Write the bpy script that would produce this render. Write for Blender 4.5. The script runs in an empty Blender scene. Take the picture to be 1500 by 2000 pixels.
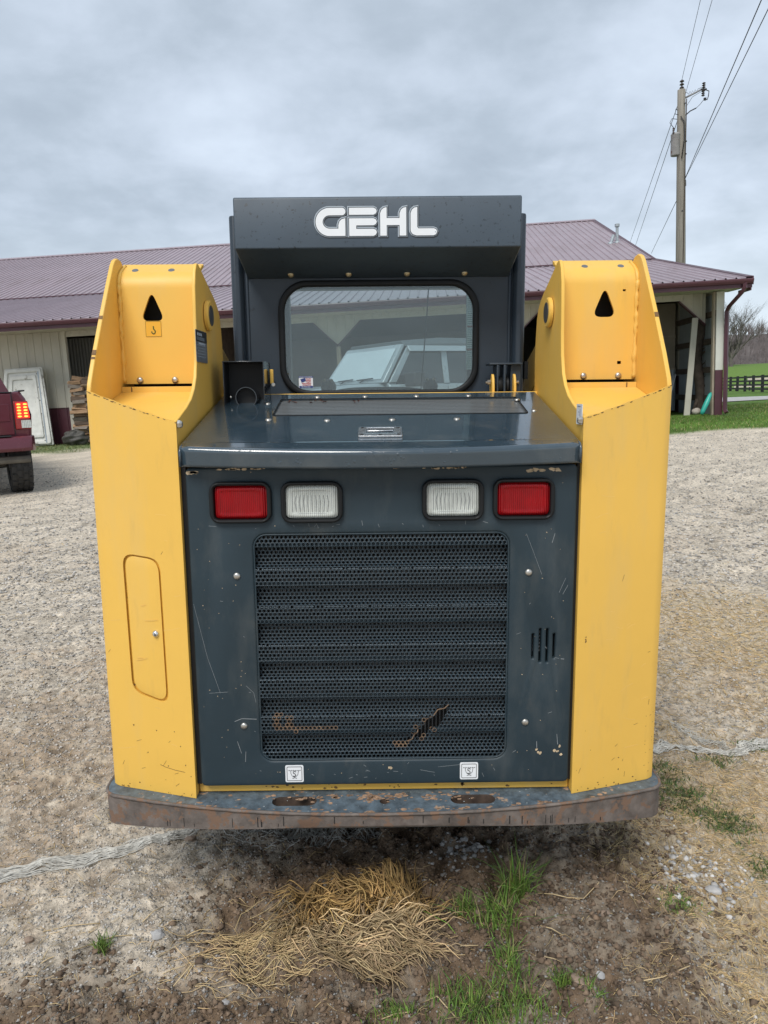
import bpy, bmesh, math, random
import numpy as np
from math import radians, sin, cos, pi, sqrt, exp, hypot, atan2
from mathutils import Vector, Matrix

SC = bpy.context.scene
COL = SC.collection
rnd = random.Random(7)

# ------------------------------------------------------------------ camera
cam_d = bpy.data.cameras.new("camera")
cam_d.sensor_fit = 'VERTICAL'
cam_d.sensor_height = 36.0
cam_d.lens = 36.0 * 1444 / 2000
cam_d.clip_start = 0.05
cam_d.clip_end = 3000
cam = bpy.data.objects.new("camera", cam_d)
COL.objects.link(cam)
EYE = 1.5
cam.matrix_world = Matrix.Translation((0, 0, EYE)) @ Matrix.Rotation(radians(90 - 9.2), 4, 'X') @ Matrix.Rotation(radians(-2.4), 4, 'Z')
SC.camera = cam

# ------------------------------------------------------------------ exposure
SC.view_settings.view_transform = 'Standard'
SC.view_settings.look = 'None'
SC.view_settings.gamma = 1
SC.view_settings.use_curve_mapping = False
SC.view_settings.exposure = 0.62
SC.cycles.max_bounces = 6
SC.cycles.transparent_max_bounces = 12

# ------------------------------------------------------------------ sky and sun (soft overcast)
SUN_EL, SUN_AZ = radians(52), radians(200)      # azimuth clockwise from +Y
W = bpy.data.worlds.new("World")
SC.world = W
W.use_nodes = True
nt = W.node_tree
nt.nodes.clear()
def N(t, typ, **kw):
    n = t.nodes.new(typ)
    for k, v in kw.items(): setattr(n, k, v)
    return n
out = N(nt, 'ShaderNodeOutputWorld'); bg = N(nt, 'ShaderNodeBackground')
bg.inputs[1].default_value = 0.1
sky = N(nt, 'ShaderNodeTexSky', sky_type='NISHITA', sun_disc=False)
sky.sun_elevation = SUN_EL; sky.sun_rotation = SUN_AZ
tc = N(nt, 'ShaderNodeTexCoord'); sx = N(nt, 'ShaderNodeSeparateXYZ')
nt.links.new(tc.outputs['Generated'], sx.inputs[0])
def M(t, op, a, b=None, c=None, clamp=False):
    n = N(t, 'ShaderNodeMath', operation=op, use_clamp=clamp)
    for i, v in enumerate((a, b, c)):
        if v is None: continue
        if isinstance(v, (int, float)): n.inputs[i].default_value = v
        else: t.links.new(v, n.inputs[i])
    return n.outputs[0]
zz = M(nt, 'ADD', M(nt, 'ABSOLUTE', sx.outputs[2]), 0.30)
cx = N(nt, 'ShaderNodeCombineXYZ')
nt.links.new(M(nt, 'DIVIDE', sx.outputs[0], zz), cx.inputs[0])
nt.links.new(M(nt, 'DIVIDE', sx.outputs[1], zz), cx.inputs[1])
def wnoise(scale, detail, rough, dist, off):
    m = N(nt, 'ShaderNodeMapping'); m.inputs['Location'].default_value = off
    nt.links.new(cx.outputs[0], m.inputs[0])
    n = N(nt, 'ShaderNodeTexNoise'); n.inputs['Scale'].default_value = scale
    n.inputs['Detail'].default_value = detail; n.inputs['Roughness'].default_value = rough
    n.inputs['Distortion'].default_value = dist
    nt.links.new(m.outputs[0], n.inputs['Vector'])
    return n.outputs['Fac']
n1 = wnoise(1.25, 5, 0.50, 0.25, (3.1, 1.0, 0)); n2 = wnoise(4.2, 8, 0.55, 0.15, (0.4, 7.7, 0))
nn = M(nt, 'ADD', M(nt, 'MULTIPLY', n1, 0.62), M(nt, 'MULTIPLY', n2, 0.38))
def ramp(t, fac, stops):
    r = N(t, 'ShaderNodeValToRGB'); e = r.color_ramp.elements
    while len(e) < len(stops): e.new(0.5)
    for i, (p, c) in enumerate(stops):
        e[i].position = p; e[i].color = (c[0], c[1], c[2], 1)
    t.links.new(fac, r.inputs[0]); return r.outputs[0]
cl = ramp(nt, nn, [(0.34, (.265, .312, .370)), (0.45, (.335, .390, .455)), (0.55, (.43, .49, .57)), (0.68, (.54, .61, .70))])
hz = ramp(nt, M(nt, 'ABSOLUTE', sx.outputs[2]), [(0.0, (1, 1, 1)), (0.10, (.55, .55, .55)), (0.22, (0, 0, 0))])
mixh = N(nt, 'ShaderNodeMix', data_type='RGBA')
nt.links.new(M(nt, 'MULTIPLY', hz, 0.55), mixh.inputs[0]); nt.links.new(cl, mixh.inputs[6]); mixh.inputs[7].default_value = (.72, .80, .86, 1)
mul = N(nt, 'ShaderNodeVectorMath', operation='SCALE'); nt.links.new(mixh.outputs[2], mul.inputs[0]); mul.inputs['Scale'].default_value = 10.0
mx = N(nt, 'ShaderNodeMix', data_type='RGBA'); mx.inputs[0].default_value = 0.93
nt.links.new(sky.outputs[0], mx.inputs[6]); nt.links.new(mul.outputs[0], mx.inputs[7])
nt.links.new(mx.outputs[2], bg.inputs[0]); nt.links.new(bg.outputs[0], out.inputs[0])
sl = bpy.data.lights.new("sun", 'SUN'); sl.energy = 1.75; sl.angle = radians(24); sl.color = (1.0, .965, .91)
so = bpy.data.objects.new("sun", sl); COL.objects.link(so)
sd = Vector((sin(SUN_AZ) * cos(SUN_EL), cos(SUN_AZ) * cos(SUN_EL), sin(SUN_EL)))
so.rotation_euler = sd.to_track_quat('Z', 'Y').to_euler(); so.location = (0, -3, 12)

# ------------------------------------------------------------------ helpers
def tag(o, label=None, cat=None, group=None, kind=None):
    if label: o['label'] = label
    if cat: o['category'] = cat
    if group: o['group'] = group
    if kind: o['kind'] = kind
    return o
def empty(name, loc=(0, 0, 0), rz=0, label=None, cat=None, group=None, mat=None):
    o = bpy.data.objects.new(name, None); COL.objects.link(o); o.empty_display_size = .2
    if mat is not None: o.matrix_world = mat
    else: o.location = loc; o.rotation_euler = (0, 0, rz)
    return tag(o, label, cat, group)
def link(name, me, parent=None):
    o = bpy.data.objects.new(name, me); COL.objects.link(o)
    if parent: o.parent = parent
    return o
def copy_tree(o, parent=None):
    c = o.copy(); COL.objects.link(c); c.parent = parent
    for ch in list(o.children): copy_tree(ch, c)
    return c
IDENT = lambda v: v
class MB:
    def __init__(s): s.v = []; s.f = []; s.m = []; s.cur = 0
    def add(s, vs, fs):
        b = len(s.v); s.v += [tuple(p) for p in vs]
        for f in fs: s.f.append(tuple(b + i for i in f)); s.m.append(s.cur)
        return s
    def box(s, x0, x1, y0, y1, z0, z1):
        v = [(x, y, z) for x in (x0, x1) for y in (y0, y1) for z in (z0, z1)]
        return s.add(v, [(0, 1, 3, 2), (4, 6, 7, 5), (0, 4, 5, 1), (2, 3, 7, 6), (0, 2, 6, 4), (1, 5, 7, 3)])
    def hexa(s, p):   # 8 points: bottom 4 (ccw), top 4
        return s.add(p, [(3, 2, 1, 0), (4, 5, 6, 7), (0, 1, 5, 4), (1, 2, 6, 5), (2, 3, 7, 6), (3, 0, 4, 7)])
    def prism(s, poly, a, b, f):   # poly of 2d pts, extruded from a to b, f(u,v,w)->xyz
        n = len(poly)
        v = [f(u, w, a) for u, w in poly] + [f(u, w, b) for u, w in poly]
        fs = [tuple(range(n))[::-1], tuple(range(n, 2 * n))] + [(i, (i + 1) % n, n + (i + 1) % n, n + i) for i in range(n)]
        return s.add(v, fs)
    def tube(s, pts, r, n=8, cap=True, squash=1.0):
        P = [Vector(p) for p in pts]; rr = r if isinstance(r, (list, tuple)) else [r] * len(P)
        vs = []; up = None
        for i, p in enumerate(P):
            t = (P[min(i + 1, len(P) - 1)] - P[max(i - 1, 0)]).normalized()
            if up is None: up = Vector((0, 0, 1)) if abs(t.z) < .9 else Vector((1, 0, 0))
            a = t.cross(up)
            if a.length < 1e-5: a = t.cross(Vector((0, 1, 0)))
            a.normalize(); b = a.cross(t).normalized(); up = b
            for k in range(n):
                q = 2 * pi * k / n
                vs.append(p + a * cos(q) * rr[i] + b * sin(q) * rr[i] * squash)
        fs = []
        for i in range(len(P) - 1):
            for k in range(n):
                fs.append((i * n + k, i * n + (k + 1) % n, (i + 1) * n + (k + 1) % n, (i + 1) * n + k))
        if cap: fs += [tuple(range(n))[::-1], tuple((len(P) - 1) * n + k for k in range(n))]
        return s.add(vs, fs)
    def lathe(s, prof, c, axis=(0, 0, 1), n=20):   # prof (r, h)
        ax = Vector(axis).normalized(); a = ax.orthogonal().normalized(); b = ax.cross(a); c = Vector(c); vs = []; fs = []
        for r, h in prof:
            for k in range(n):
                q = 2 * pi * k / n; vs.append(c + ax * h + (a * cos(q) + b * sin(q)) * r)
        for i in range(len(prof) - 1):
            for k in range(n): fs.append((i * n + k, i * n + (k + 1) % n, (i + 1) * n + (k + 1) % n, (i + 1) * n + k))
        fs += [tuple(range(n))[::-1], tuple((len(prof) - 1) * n + k for k in range(n))]
        return s.add(vs, fs)
    def sphere(s, c, r, sc=(1, 1, 1), n=8, m=6, jit=0, rg=rnd):
        vs = [(c[0], c[1], c[2] + r * sc[2])]
        for i in range(1, m):
            for k in range(n):
                a = pi * i / m; q = 2 * pi * k / n; j = 1 + (rg.uniform(-jit, jit) if jit else 0)
                vs.append((c[0] + r * sc[0] * sin(a) * cos(q) * j, c[1] + r * sc[1] * sin(a) * sin(q) * j, c[2] + r * sc[2] * cos(a) * j))
        vs.append((c[0], c[1], c[2] - r * sc[2])); L = len(vs) - 1
        fs = [(0, 1 + k, 1 + (k + 1) % n) for k in range(n)]
        for i in range(m - 2):
            for k in range(n): fs.append((1 + i * n + k, 1 + (i + 1) * n + k, 1 + (i + 1) * n + (k + 1) % n, 1 + i * n + (k + 1) % n))
        fs += [(L, 1 + (m - 2) * n + (k + 1) % n, 1 + (m - 2) * n + k) for k in range(n)]
        return s.add(vs, fs)
    def grid(s, f, nu, nv):
        vs = [f(i / nu, j / nv) for j in range(nv + 1) for i in range(nu + 1)]
        fs = [(j * (nu + 1) + i, j * (nu + 1) + i + 1, (j + 1) * (nu + 1) + i + 1, (j + 1) * (nu + 1) + i) for j in range(nv) for i in range(nu)]
        return s.add(vs, fs)
    def mesh(s, name, mats, smooth=False, recalc=True):
        me = bpy.data.meshes.new(name); me.from_pydata(s.v, [], s.f)
        for m in (mats if isinstance(mats, (list, tuple)) else [mats]): me.materials.append(m)
        if max(s.m, default=0) > 0: me.polygons.foreach_set('material_index', s.m)
        if recalc:
            bm = bmesh.new(); bm.from_mesh(me); bmesh.ops.recalc_face_normals(bm, faces=bm.faces); bm.to_mesh(me); bm.free()
        if smooth: me.polygons.foreach_set('use_smooth', [True] * len(me.polygons))
        me.update(); return me
    def build(s, name, mats, parent=None, smooth=False, bevel=0, seg=2, auto=None, recalc=True, solid=0):
        o = link(name, s.mesh(name, mats, smooth or auto is not None or bevel > 0, recalc), parent)
        fin(o, bevel, seg, auto, solid, smooth); return o
def fin(o, bevel=0, seg=2, auto=None, solid=0, smooth=False):
    if solid:
        m = o.modifiers.new('solid', 'SOLIDIFY'); m.thickness = solid; m.offset = -1
    if bevel:
        m = o.modifiers.new('bevel', 'BEVEL'); m.width = bevel; m.segments = seg; m.limit_method = 'ANGLE'; m.angle_limit = radians(35); m.harden_normals = False
    if (bevel or auto is not None) and not smooth:
        o.data.polygons.foreach_set('use_smooth', [True] * len(o.data.polygons))
        a = radians(auto if auto is not None else 35)
        bm = bmesh.new(); bm.from_mesh(o.data)
        for e in bm.edges:
            if len(e.link_faces) == 2 and e.calc_face_angle(0) > a: e.smooth = False
        bm.to_mesh(o.data); bm.free()
def rr(cx, cz, w, h, r, n=6):
    p = []
    for (sx_, sz_, a0) in ((1, 1, 0), (-1, 1, 90), (-1, -1, 180), (1, -1, 270)):
        for k in range(n + 1):
            a = radians(a0 + 90 * k / n); p.append((cx + sx_ * (w / 2 - r) + r * cos(a), cz + sz_ * (h / 2 - r) + r * sin(a)))
    return p
def circ(cx, cz, r, n=16): return [(cx + r * cos(2 * pi * k / n), cz + r * sin(2 * pi * k / n)) for k in range(n)]
def rpoly(pts, r, n=4):   # round polygon corners
    o = []
    L = len(pts)
    for i in range(L):
        p0, p, p1 = Vector(pts[i - 1]), Vector(pts[i]), Vector(pts[(i + 1) % L])
        a = p + (p0 - p).normalized() * r; b = p + (p1 - p).normalized() * r
        for k in range(n + 1):
            t = k / n; q = a * (1 - t) ** 2 + p * 2 * t * (1 - t) + b * t * t; o.append((q.x, q.y))
    return o
def plate(name, loops, t, f, mats, parent=None, bev=0, auto=30, uc=(), vc=()):
    """flat plate with holes; loops[0] is the outline, f maps (u,v,w) arrays to xyz, w in [-t/2,t/2]"""
    cu = bpy.data.curves.new(name, 'CURVE'); cu.dimensions = '2D'; cu.fill_mode = 'BOTH'
    cu.extrude = max(t / 2 - bev, 0); cu.bevel_depth = bev; cu.bevel_resolution = 2; cu.offset = -bev if bev else 0
    for lp in loops:
        sp = cu.splines.new('POLY'); sp.points.add(len(lp) - 1); sp.use_cyclic_u = True
        for i, (u, v) in enumerate(lp): sp.points[i].co = (u, v, 0, 1)
    ob = bpy.data.objects.new(name + '_c', cu); COL.objects.link(ob)
    bpy.context.view_layer.update()
    me = bpy.data.meshes.new_from_object(ob.evaluated_get(bpy.context.evaluated_depsgraph_get()))
    bpy.data.objects.remove(ob); bpy.data.curves.remove(cu)
    if len(uc) or len(vc):
        bm = bmesh.new(); bm.from_mesh(me); bmesh.ops.remove_doubles(bm, verts=bm.verts, dist=1e-5)
        for c_, n_ in [((c, 0, 0), (1, 0, 0)) for c in uc] + [((0, c, 0), (0, 1, 0)) for c in vc]:
            bmesh.ops.bisect_plane(bm, geom=bm.verts[:] + bm.edges[:] + bm.faces[:], plane_co=c_, plane_no=n_, dist=1e-6)
        bm.to_mesh(me); bm.free()
    n = len(me.vertices); co = np.empty(n * 3); me.vertices.foreach_get('co', co); co = co.reshape(-1, 3)
    x, y, z = f(co[:, 0], co[:, 1], co[:, 2])
    me.vertices.foreach_set('co', np.stack([x + 0 * co[:, 0], y + 0 * co[:, 0], z + 0 * co[:, 0]], 1).ravel())
    me.materials.clear()
    for m in (mats if isinstance(mats, (list, tuple)) else [mats]): me.materials.append(m)
    bm = bmesh.new(); bm.from_mesh(me); bmesh.ops.remove_doubles(bm, verts=bm.verts, dist=1e-5)
    bmesh.ops.recalc_face_normals(bm, faces=bm.faces); bm.to_mesh(me); bm.free()
    me.name = name; o = link(name, me, parent); fin(o, auto=auto); return o
def np_mesh(name, V, F, mats, parent=None, attr=None, smooth=False, mi=None):
    """V (n,3), F (m,k) arrays"""
    me = bpy.data.meshes.new(name); V = np.asarray(V, np.float32); F = np.asarray(F, np.int32); k = F.shape[1]
    me.vertices.add(len(V)); me.vertices.foreach_set('co', V.ravel())
    me.loops.add(F.size); me.loops.foreach_set('vertex_index', F.ravel())
    me.polygons.add(len(F)); me.polygons.foreach_set('loop_start', np.arange(0, F.size, k, dtype=np.int32))
    me.polygons.foreach_set('loop_total', np.full(len(F), k, np.int32))
    if smooth: me.polygons.foreach_set('use_smooth', np.ones(len(F), bool))
    for m in (mats if isinstance(mats, (list, tuple)) else [mats]): me.materials.append(m)
    if mi is not None: me.polygons.foreach_set('material_index', np.asarray(mi, np.int32))
    me.update(calc_edges=True)
    if attr is not None:
        c = me.color_attributes.new('tint', 'FLOAT_COLOR', 'POINT'); a = np.ones((len(V), 4), np.float32); a[:, :3] = attr
        c.data.foreach_set('color', a.ravel())
    me.validate(); return link(name, me, parent)

# ------------------------------------------------------------------ materials
def srgb(r, g, b): return tuple(((c / 255 + .055) / 1.055) ** 2.4 if c > 10 else c / 255 / 12.92 for c in (r, g, b))
def pm(name, col, rough=.5, metal=0, var=.12, scale=6, bump=0, bscale=60, coat=0, spots=None, attr=False, drops=0, streak=None, spec=.5, emit=None, dust=None, orand=0):
    """procedural principled material. spots=(colour, threshold, scale, rough): patches of a second colour"""
    m = bpy.data.materials.new(name); m.use_nodes = True; t = m.node_tree; b = t.nodes['Principled BSDF']
    b.inputs['Roughness'].default_value = rough; b.inputs['Metallic'].default_value = metal
    b.inputs['Coat Weight'].default_value = coat; b.inputs['Coat Roughness'].default_value = .06
    b.inputs['Specular IOR Level'].default_value = spec
    co = N(t, 'ShaderNodeTexCoord').outputs['Object']
    def noise(sc, det=5, ro=.6, mp=None):
        n = N(t, 'ShaderNodeTexNoise'); n.inputs['Scale'].default_value = sc; n.inputs['Detail'].default_value = det; n.inputs['Roughness'].default_value = ro
        src = co
        if mp:
            q = N(t, 'ShaderNodeMapping'); q.inputs['Scale'].default_value = mp; t.links.new(co, q.inputs[0]); src = q.outputs[0]
        t.links.new(src, n.inputs['Vector']); return n.outputs['Fac']
    if attr:
        a = N(t, 'ShaderNodeAttribute'); a.attribute_name = 'tint'; base = a.outputs['Color']
    else:
        q = N(t, 'ShaderNodeRGB'); q.outputs[0].default_value = (*col, 1); base = q.outputs[0]
    fac = N(t, 'ShaderNodeMapRange'); t.links.new(noise(scale, 6, .6, streak), fac.inputs[0])
    fac.inputs[1].default_value = .3; fac.inputs[2].default_value = .7; fac.inputs[3].default_value = 1 - var; fac.inputs[4].default_value = 1 + var
    mu = N(t, 'ShaderNodeVectorMath', operation='SCALE'); t.links.new(base, mu.inputs[0]); t.links.new(fac.outputs[0], mu.inputs['Scale'])
    cur = mu.outputs[0]; rcur = None
    if orand:
        oi = N(t, 'ShaderNodeObjectInfo'); sv = N(t, 'ShaderNodeVectorMath', operation='SCALE'); t.links.new(cur, sv.inputs[0])
        t.links.new(M(t, 'ADD', M(t, 'MULTIPLY', oi.outputs['Random'], 2 * orand), 1 - orand), sv.inputs['Scale']); cur = sv.outputs[0]
    for (dc, dth, dsc, damt, dmap) in (dust or ()):
        e = M(t, 'MULTIPLY', M(t, 'MULTIPLY', M(t, 'SUBTRACT', noise(dsc, 7, .6, dmap), dth), 5, clamp=True), damt)
        mm = N(t, 'ShaderNodeMix', data_type='RGBA'); t.links.new(e, mm.inputs[0]); t.links.new(cur, mm.inputs[6]); mm.inputs[7].default_value = (*dc, 1); cur = mm.outputs[2]
    if spots:
        sc_, th, ss, sr = spots[:4]
        e = M(t, 'MULTIPLY', M(t, 'SUBTRACT', noise(ss, 8, .68), th), 30, clamp=True)
        mm = N(t, 'ShaderNodeMix', data_type='RGBA'); t.links.new(e, mm.inputs[0]); t.links.new(cur, mm.inputs[6]); mm.inputs[7].default_value = (*sc_, 1)
        cur = mm.outputs[2]; rcur = M(t, 'ADD', M(t, 'MULTIPLY', e, sr - rough), rough)
    t.links.new(cur, b.inputs['Base Color'])
    rv = M(t, 'MULTIPLY', noise(scale * 2.3, 4), .25)
    t.links.new(M(t, 'ADD', rcur if rcur is not None else rough - .12, rv, clamp=True), b.inputs['Roughness'])
    last = None
    if bump:
        bn = N(t, 'ShaderNodeBump'); bn.inputs['Strength'].default_value = 1; bn.inputs['Distance'].default_value = bump
        t.links.new(noise(bscale, 6, .65), bn.inputs['Height']); last = bn
    if drops:
        vo = N(t, 'ShaderNodeTexVoronoi'); vo.inputs['Scale'].default_value = drops; t.links.new(co, vo.inputs['Vector'])
        wn = N(t, 'ShaderNodeTexNoise'); wn.inputs['Scale'].default_value = drops * .35; t.links.new(co, wn.inputs['Vector'])
        rad = M(t, 'MULTIPLY', M(t, 'SUBTRACT', wn.outputs['Fac'], .42, clamp=True), 1.6)
        h = M(t, 'MULTIPLY', M(t, 'SUBTRACT', rad, vo.outputs['Distance'], clamp=True), 4, clamp=True)
        b2 = N(t, 'ShaderNodeBump'); b2.inputs['Strength'].default_value = .7; b2.inputs['Distance'].default_value = .0012
        t.links.new(h, b2.inputs['Height'])
        if last: t.links.new(last.outputs[0], b2.inputs['Normal'])
        last = b2
    if last: t.links.new(last.outputs[0], b.inputs['Normal'])
    if emit:
        b.inputs['Emission Color'].default_value = (*emit[0], 1); b.inputs['Emission Strength'].default_value = emit[1]
    return m
YEL = (.81, .490, .092)
m_yel = pm('yellow_paint', YEL, .36, var=.045, scale=2.2, bump=.00035, bscale=9, spots=((.10, .055, .03), .80, 22, .8), spec=.45, dust=(((.62, .46, .22), .52, 2.6, .28, (3, 3, .6)), ((.42, .27, .10), .58, 7, .20, (4, 4, .9))))
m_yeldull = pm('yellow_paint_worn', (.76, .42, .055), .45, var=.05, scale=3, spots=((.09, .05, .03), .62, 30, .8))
m_dark = pm('charcoal_paint', (.014, .030, .041), .42, var=.14, scale=3.5, bump=.0003, bscale=10, spots=((.20, .21, .20), .745, 60, .6), dust=(((.075, .085, .085), .50, 5, .45, (2, 2, .7)), ((.10, .095, .08), .60, 14, .4, (1, 1, .6))))
m_hood = pm('charcoal_wet_paint', (.034, .056, .074), .17, var=.12, scale=5, bump=.0007, bscale=18, coat=.8, spec=.55, drops=95, dust=(((.12, .13, .13), .52, 9, .35, None),))
m_visor = pm('charcoal_rain_spotted_paint', (.045, .065, .087), .36, var=.10, scale=4, spots=((.018, .026, .034), .585, 60, .25))
m_cab = pm('charcoal_cab_paint', (.028, .041, .057), .34, var=.12, scale=4, spots=((.015, .022, .03), .63, 45, .2))
m_perf = pm('dark_perforated_steel', (.022, .038, .050), .34, var=.15, scale=20, spec=.5)
m_rustperf = pm('rusted_steel', (.15, .098, .062), .8, var=.6, scale=60, spots=((.45, .33, .20), .62, 90, .8))
m_chip = pm('bare_primer_chip', (.52, .40, .26), .7, var=.35, scale=60)
m_scratch = pm('pale_scratch', (.26, .28, .29), .6, var=.3, scale=40)
m_dscr = pm('dark_scratch', (.17, .09, .03), .7, var=.3, scale=40)
m_black = pm('black_shade', (.006, .006, .007), .6, var=.2)
m_rub = pm('black_rubber', (.008, .009, .010), .5, var=.2, scale=20, spec=.3)
m_steel = pm('zinc_bolt', (.52, .50, .46), .32, metal=.85, var=.2, scale=60)
m_brass = pm('yellow_zinc_bolt', (.50, .42, .26), .38, metal=.75, var=.25, scale=60)
m_chrome = pm('worn_chrome', (.72, .73, .74), .24, metal=.9, var=.2, scale=40, bump=.0004, bscale=90)
m_bump = pm('worn_painted_steel_plate', (.085, .115, .140), .36, var=.55, scale=34, bump=.0010, bscale=80, spots=((.36, .25, .17), .615, 20, .8))
m_bumprust = pm('rusty_plate_edge', (.135, .112, .098), .62, var=.4, scale=24, bump=.0022, bscale=30, spots=((.185, .115, .078), .53, 28, .85), dust=(((.07, .045, .035), .56, 30, .7, None),))
m_white = pm('white_print', (.78, .80, .82), .4, var=.03)
m_pale = pm('pale_grey_print', (.40, .45, .50), .4, var=.05)
m_ink = pm('black_print', (.02, .02, .022), .5, var=.1)
m_navy = pm('navy_print', (.03, .05, .20), .4, var=.05)
m_redp = pm('red_print', (.50, .05, .05), .4, var=.05)
m_tyre = pm('tyre_rubber', (.030, .029, .028), .75, var=.3, scale=15, bump=.002, bscale=40)
m_engine = pm('oily_dark_engine', (.015, .015, .015), .6, var=.4, scale=12)
m_fin = pm('radiator_fins', (.075, .08, .085), .5, metal=.3, var=.3, scale=30)
m_silv = pm('silver_plate', (.30, .31, .33), .3, metal=.6, var=.1)

def lensmat(name, col, col2):
    m = bpy.data.materials.new(name); m.use_nodes = True; t = m.node_tree; b = t.nodes['Principled BSDF']
    b.inputs['Roughness'].default_value = .35; b.inputs['Coat Weight'].default_value = .0
    co = N(t, 'ShaderNodeTexCoord').outputs['Object']
    w = N(t, 'ShaderNodeTexWave'); w.bands_direction = 'X'; w.inputs['Scale'].default_value = 62; w.inputs['Distortion'].default_value = .6; w.inputs['Detail'].default_value = 1
    t.links.new(co, w.inputs['Vector'])
    n = N(t, 'ShaderNodeTexNoise'); n.inputs['Scale'].default_value = 26; t.links.new(co, n.inputs['Vector'])
    f = M(t, 'ADD', M(t, 'MULTIPLY', w.outputs['Fac'], .45), M(t, 'MULTIPLY', n.outputs['Fac'], .7), clamp=True)
    mm = N(t, 'ShaderNodeMix', data_type='RGBA'); t.links.new(f, mm.inputs[0]); mm.inputs[6].default_value = (*col2, 1); mm.inputs[7].default_value = (*col, 1)
    t.links.new(mm.outputs[2], b.inputs['Base Color'])
    b.inputs['Subsurface Weight'].default_value = .0; b.inputs['Specular IOR Level'].default_value = .35; b.inputs['Subsurface Radius'].default_value = (.01, .006, .006); b.inputs['Subsurface Scale'].default_value = .4
    bn = N(t, 'ShaderNodeBump'); bn.inputs['Distance'].default_value = .0012; t.links.new(w.outputs['Fac'], bn.inputs['Height']); t.links.new(bn.outputs[0], b.inputs['Normal'])
    return m
m_redlens = lensmat('red_lens', (.38, .002, .006), (.13, .001, .003))
m_clrlens = lensmat('clear_lens', (.76, .79, .74), (.24, .26, .24))

def glassmat(name, tint, refl, haze, hcol=(.35, .42, .43)):
    m = bpy.data.materials.new(name); m.use_nodes = True; t = m.node_tree; t.nodes.clear()
    o = N(t, 'ShaderNodeOutputMaterial'); tr = N(t, 'ShaderNodeBsdfTransparent'); gl = N(t, 'ShaderNodeBsdfGlossy'); df = N(t, 'ShaderNodeBsdfDiffuse')
    tr.inputs[0].default_value = (*tint, 1); gl.inputs['Roughness'].default_value = .02; df.inputs[0].default_value = (*hcol, 1)
    fr = N(t, 'ShaderNodeFresnel'); fr.inputs[0].default_value = 1.5
    m1 = N(t, 'ShaderNodeMixShader'); t.links.new(M(t, 'ADD', fr.outputs[0], refl, clamp=True), m1.inputs[0]); t.links.new(tr.outputs[0], m1.inputs[1]); t.links.new(gl.outputs[0], m1.inputs[2])
    co = N(t, 'ShaderNodeTexCoord').outputs['Object']; n = N(t, 'ShaderNodeTexNoise'); n.inputs['Scale'].default_value = 9; n.inputs['Detail'].default_value = 8; t.links.new(co, n.inputs['Vector'])
    sp = N(t, 'ShaderNodeTexNoise'); sp.inputs['Scale'].default_value = 75; sp.inputs['Detail'].default_value = 3; t.links.new(co, sp.inputs['Vector'])
    spk = M(t, 'MULTIPLY', M(t, 'SUBTRACT', sp.outputs['Fac'], .71), 12, clamp=True)
    m2 = N(t, 'ShaderNodeMixShader'); t.links.new(M(t, 'ADD', M(t, 'MULTIPLY', n.outputs['Fac'], haze), M(t, 'MULTIPLY', spk, haze * 2), clamp=True), m2.inputs[0])
    t.links.new(m1.outputs[0], m2.inputs[1]); t.links.new(df.outputs[0], m2.inputs[2]); t.links.new(m2.outputs[0], o.inputs[0])
    return m
m_glass = glassmat('dusty_veiled_cab_glass', (.80, .90, .90), .04, .17)  # diffuse haze paints both dust and the pale veil of reflected sky
m_carglass = glassmat('car_glass', (.25, .30, .31), .10, .06)

# ================================================================== ground
_rs = np.random.RandomState(3)
TAB = _rs.rand(256, 256)
def vn(x, y, s, seed=0):
    x = np.asarray(x, float) / s + seed * 17.31 + 1000; y = np.asarray(y, float) / s + seed * 9.77 + 1000
    xi = np.floor(x).astype(int); yi = np.floor(y).astype(int); fx = x - xi; fy = y - yi
    fx = fx * fx * (3 - 2 * fx); fy = fy * fy * (3 - 2 * fy)
    g = lambda a, b: TAB[a % 256, b % 256]
    return (g(xi, yi) * (1 - fx) + g(xi + 1, yi) * fx) * (1 - fy) + (g(xi, yi + 1) * (1 - fx) + g(xi + 1, yi + 1) * fx) * fy - .5
def sm(x, a, b):
    t = np.clip((x - a) / (b - a), 0, 1); return t * t * (3 - 2 * t)
def gz(x, y):
    x = np.asarray(x, float); y = np.asarray(y, float)
    z = .036 * np.clip(y - 2.5, 0, 15.5)
    z = z + .009 * x * sm(y, 4, 10) * (1 - sm(np.abs(x), 15, 40))
    z = z - .031 * np.clip(x, -2, 2) * (1 - sm(y, 3.5, 7))
    z = z - .42 * sm(y, 18, 46)                                   # dips towards the road and fence
    z = z + 3.4 * sm(y, 76, 122)                                  # pasture rising beyond the fence
    z = z - 5 * sm(y, 130, 240) + 0 * x
    return z
def ell(x, y, cx, cy, rx, ry, soft=.5):
    d = np.sqrt(((x - cx) / rx) ** 2 + ((y - cy) / ry) ** 2) + vn(x, y, min(rx, ry) * .5, 5) * .6
    return 1 - sm(d, 1 - soft, 1 + soft * .4)
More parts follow.
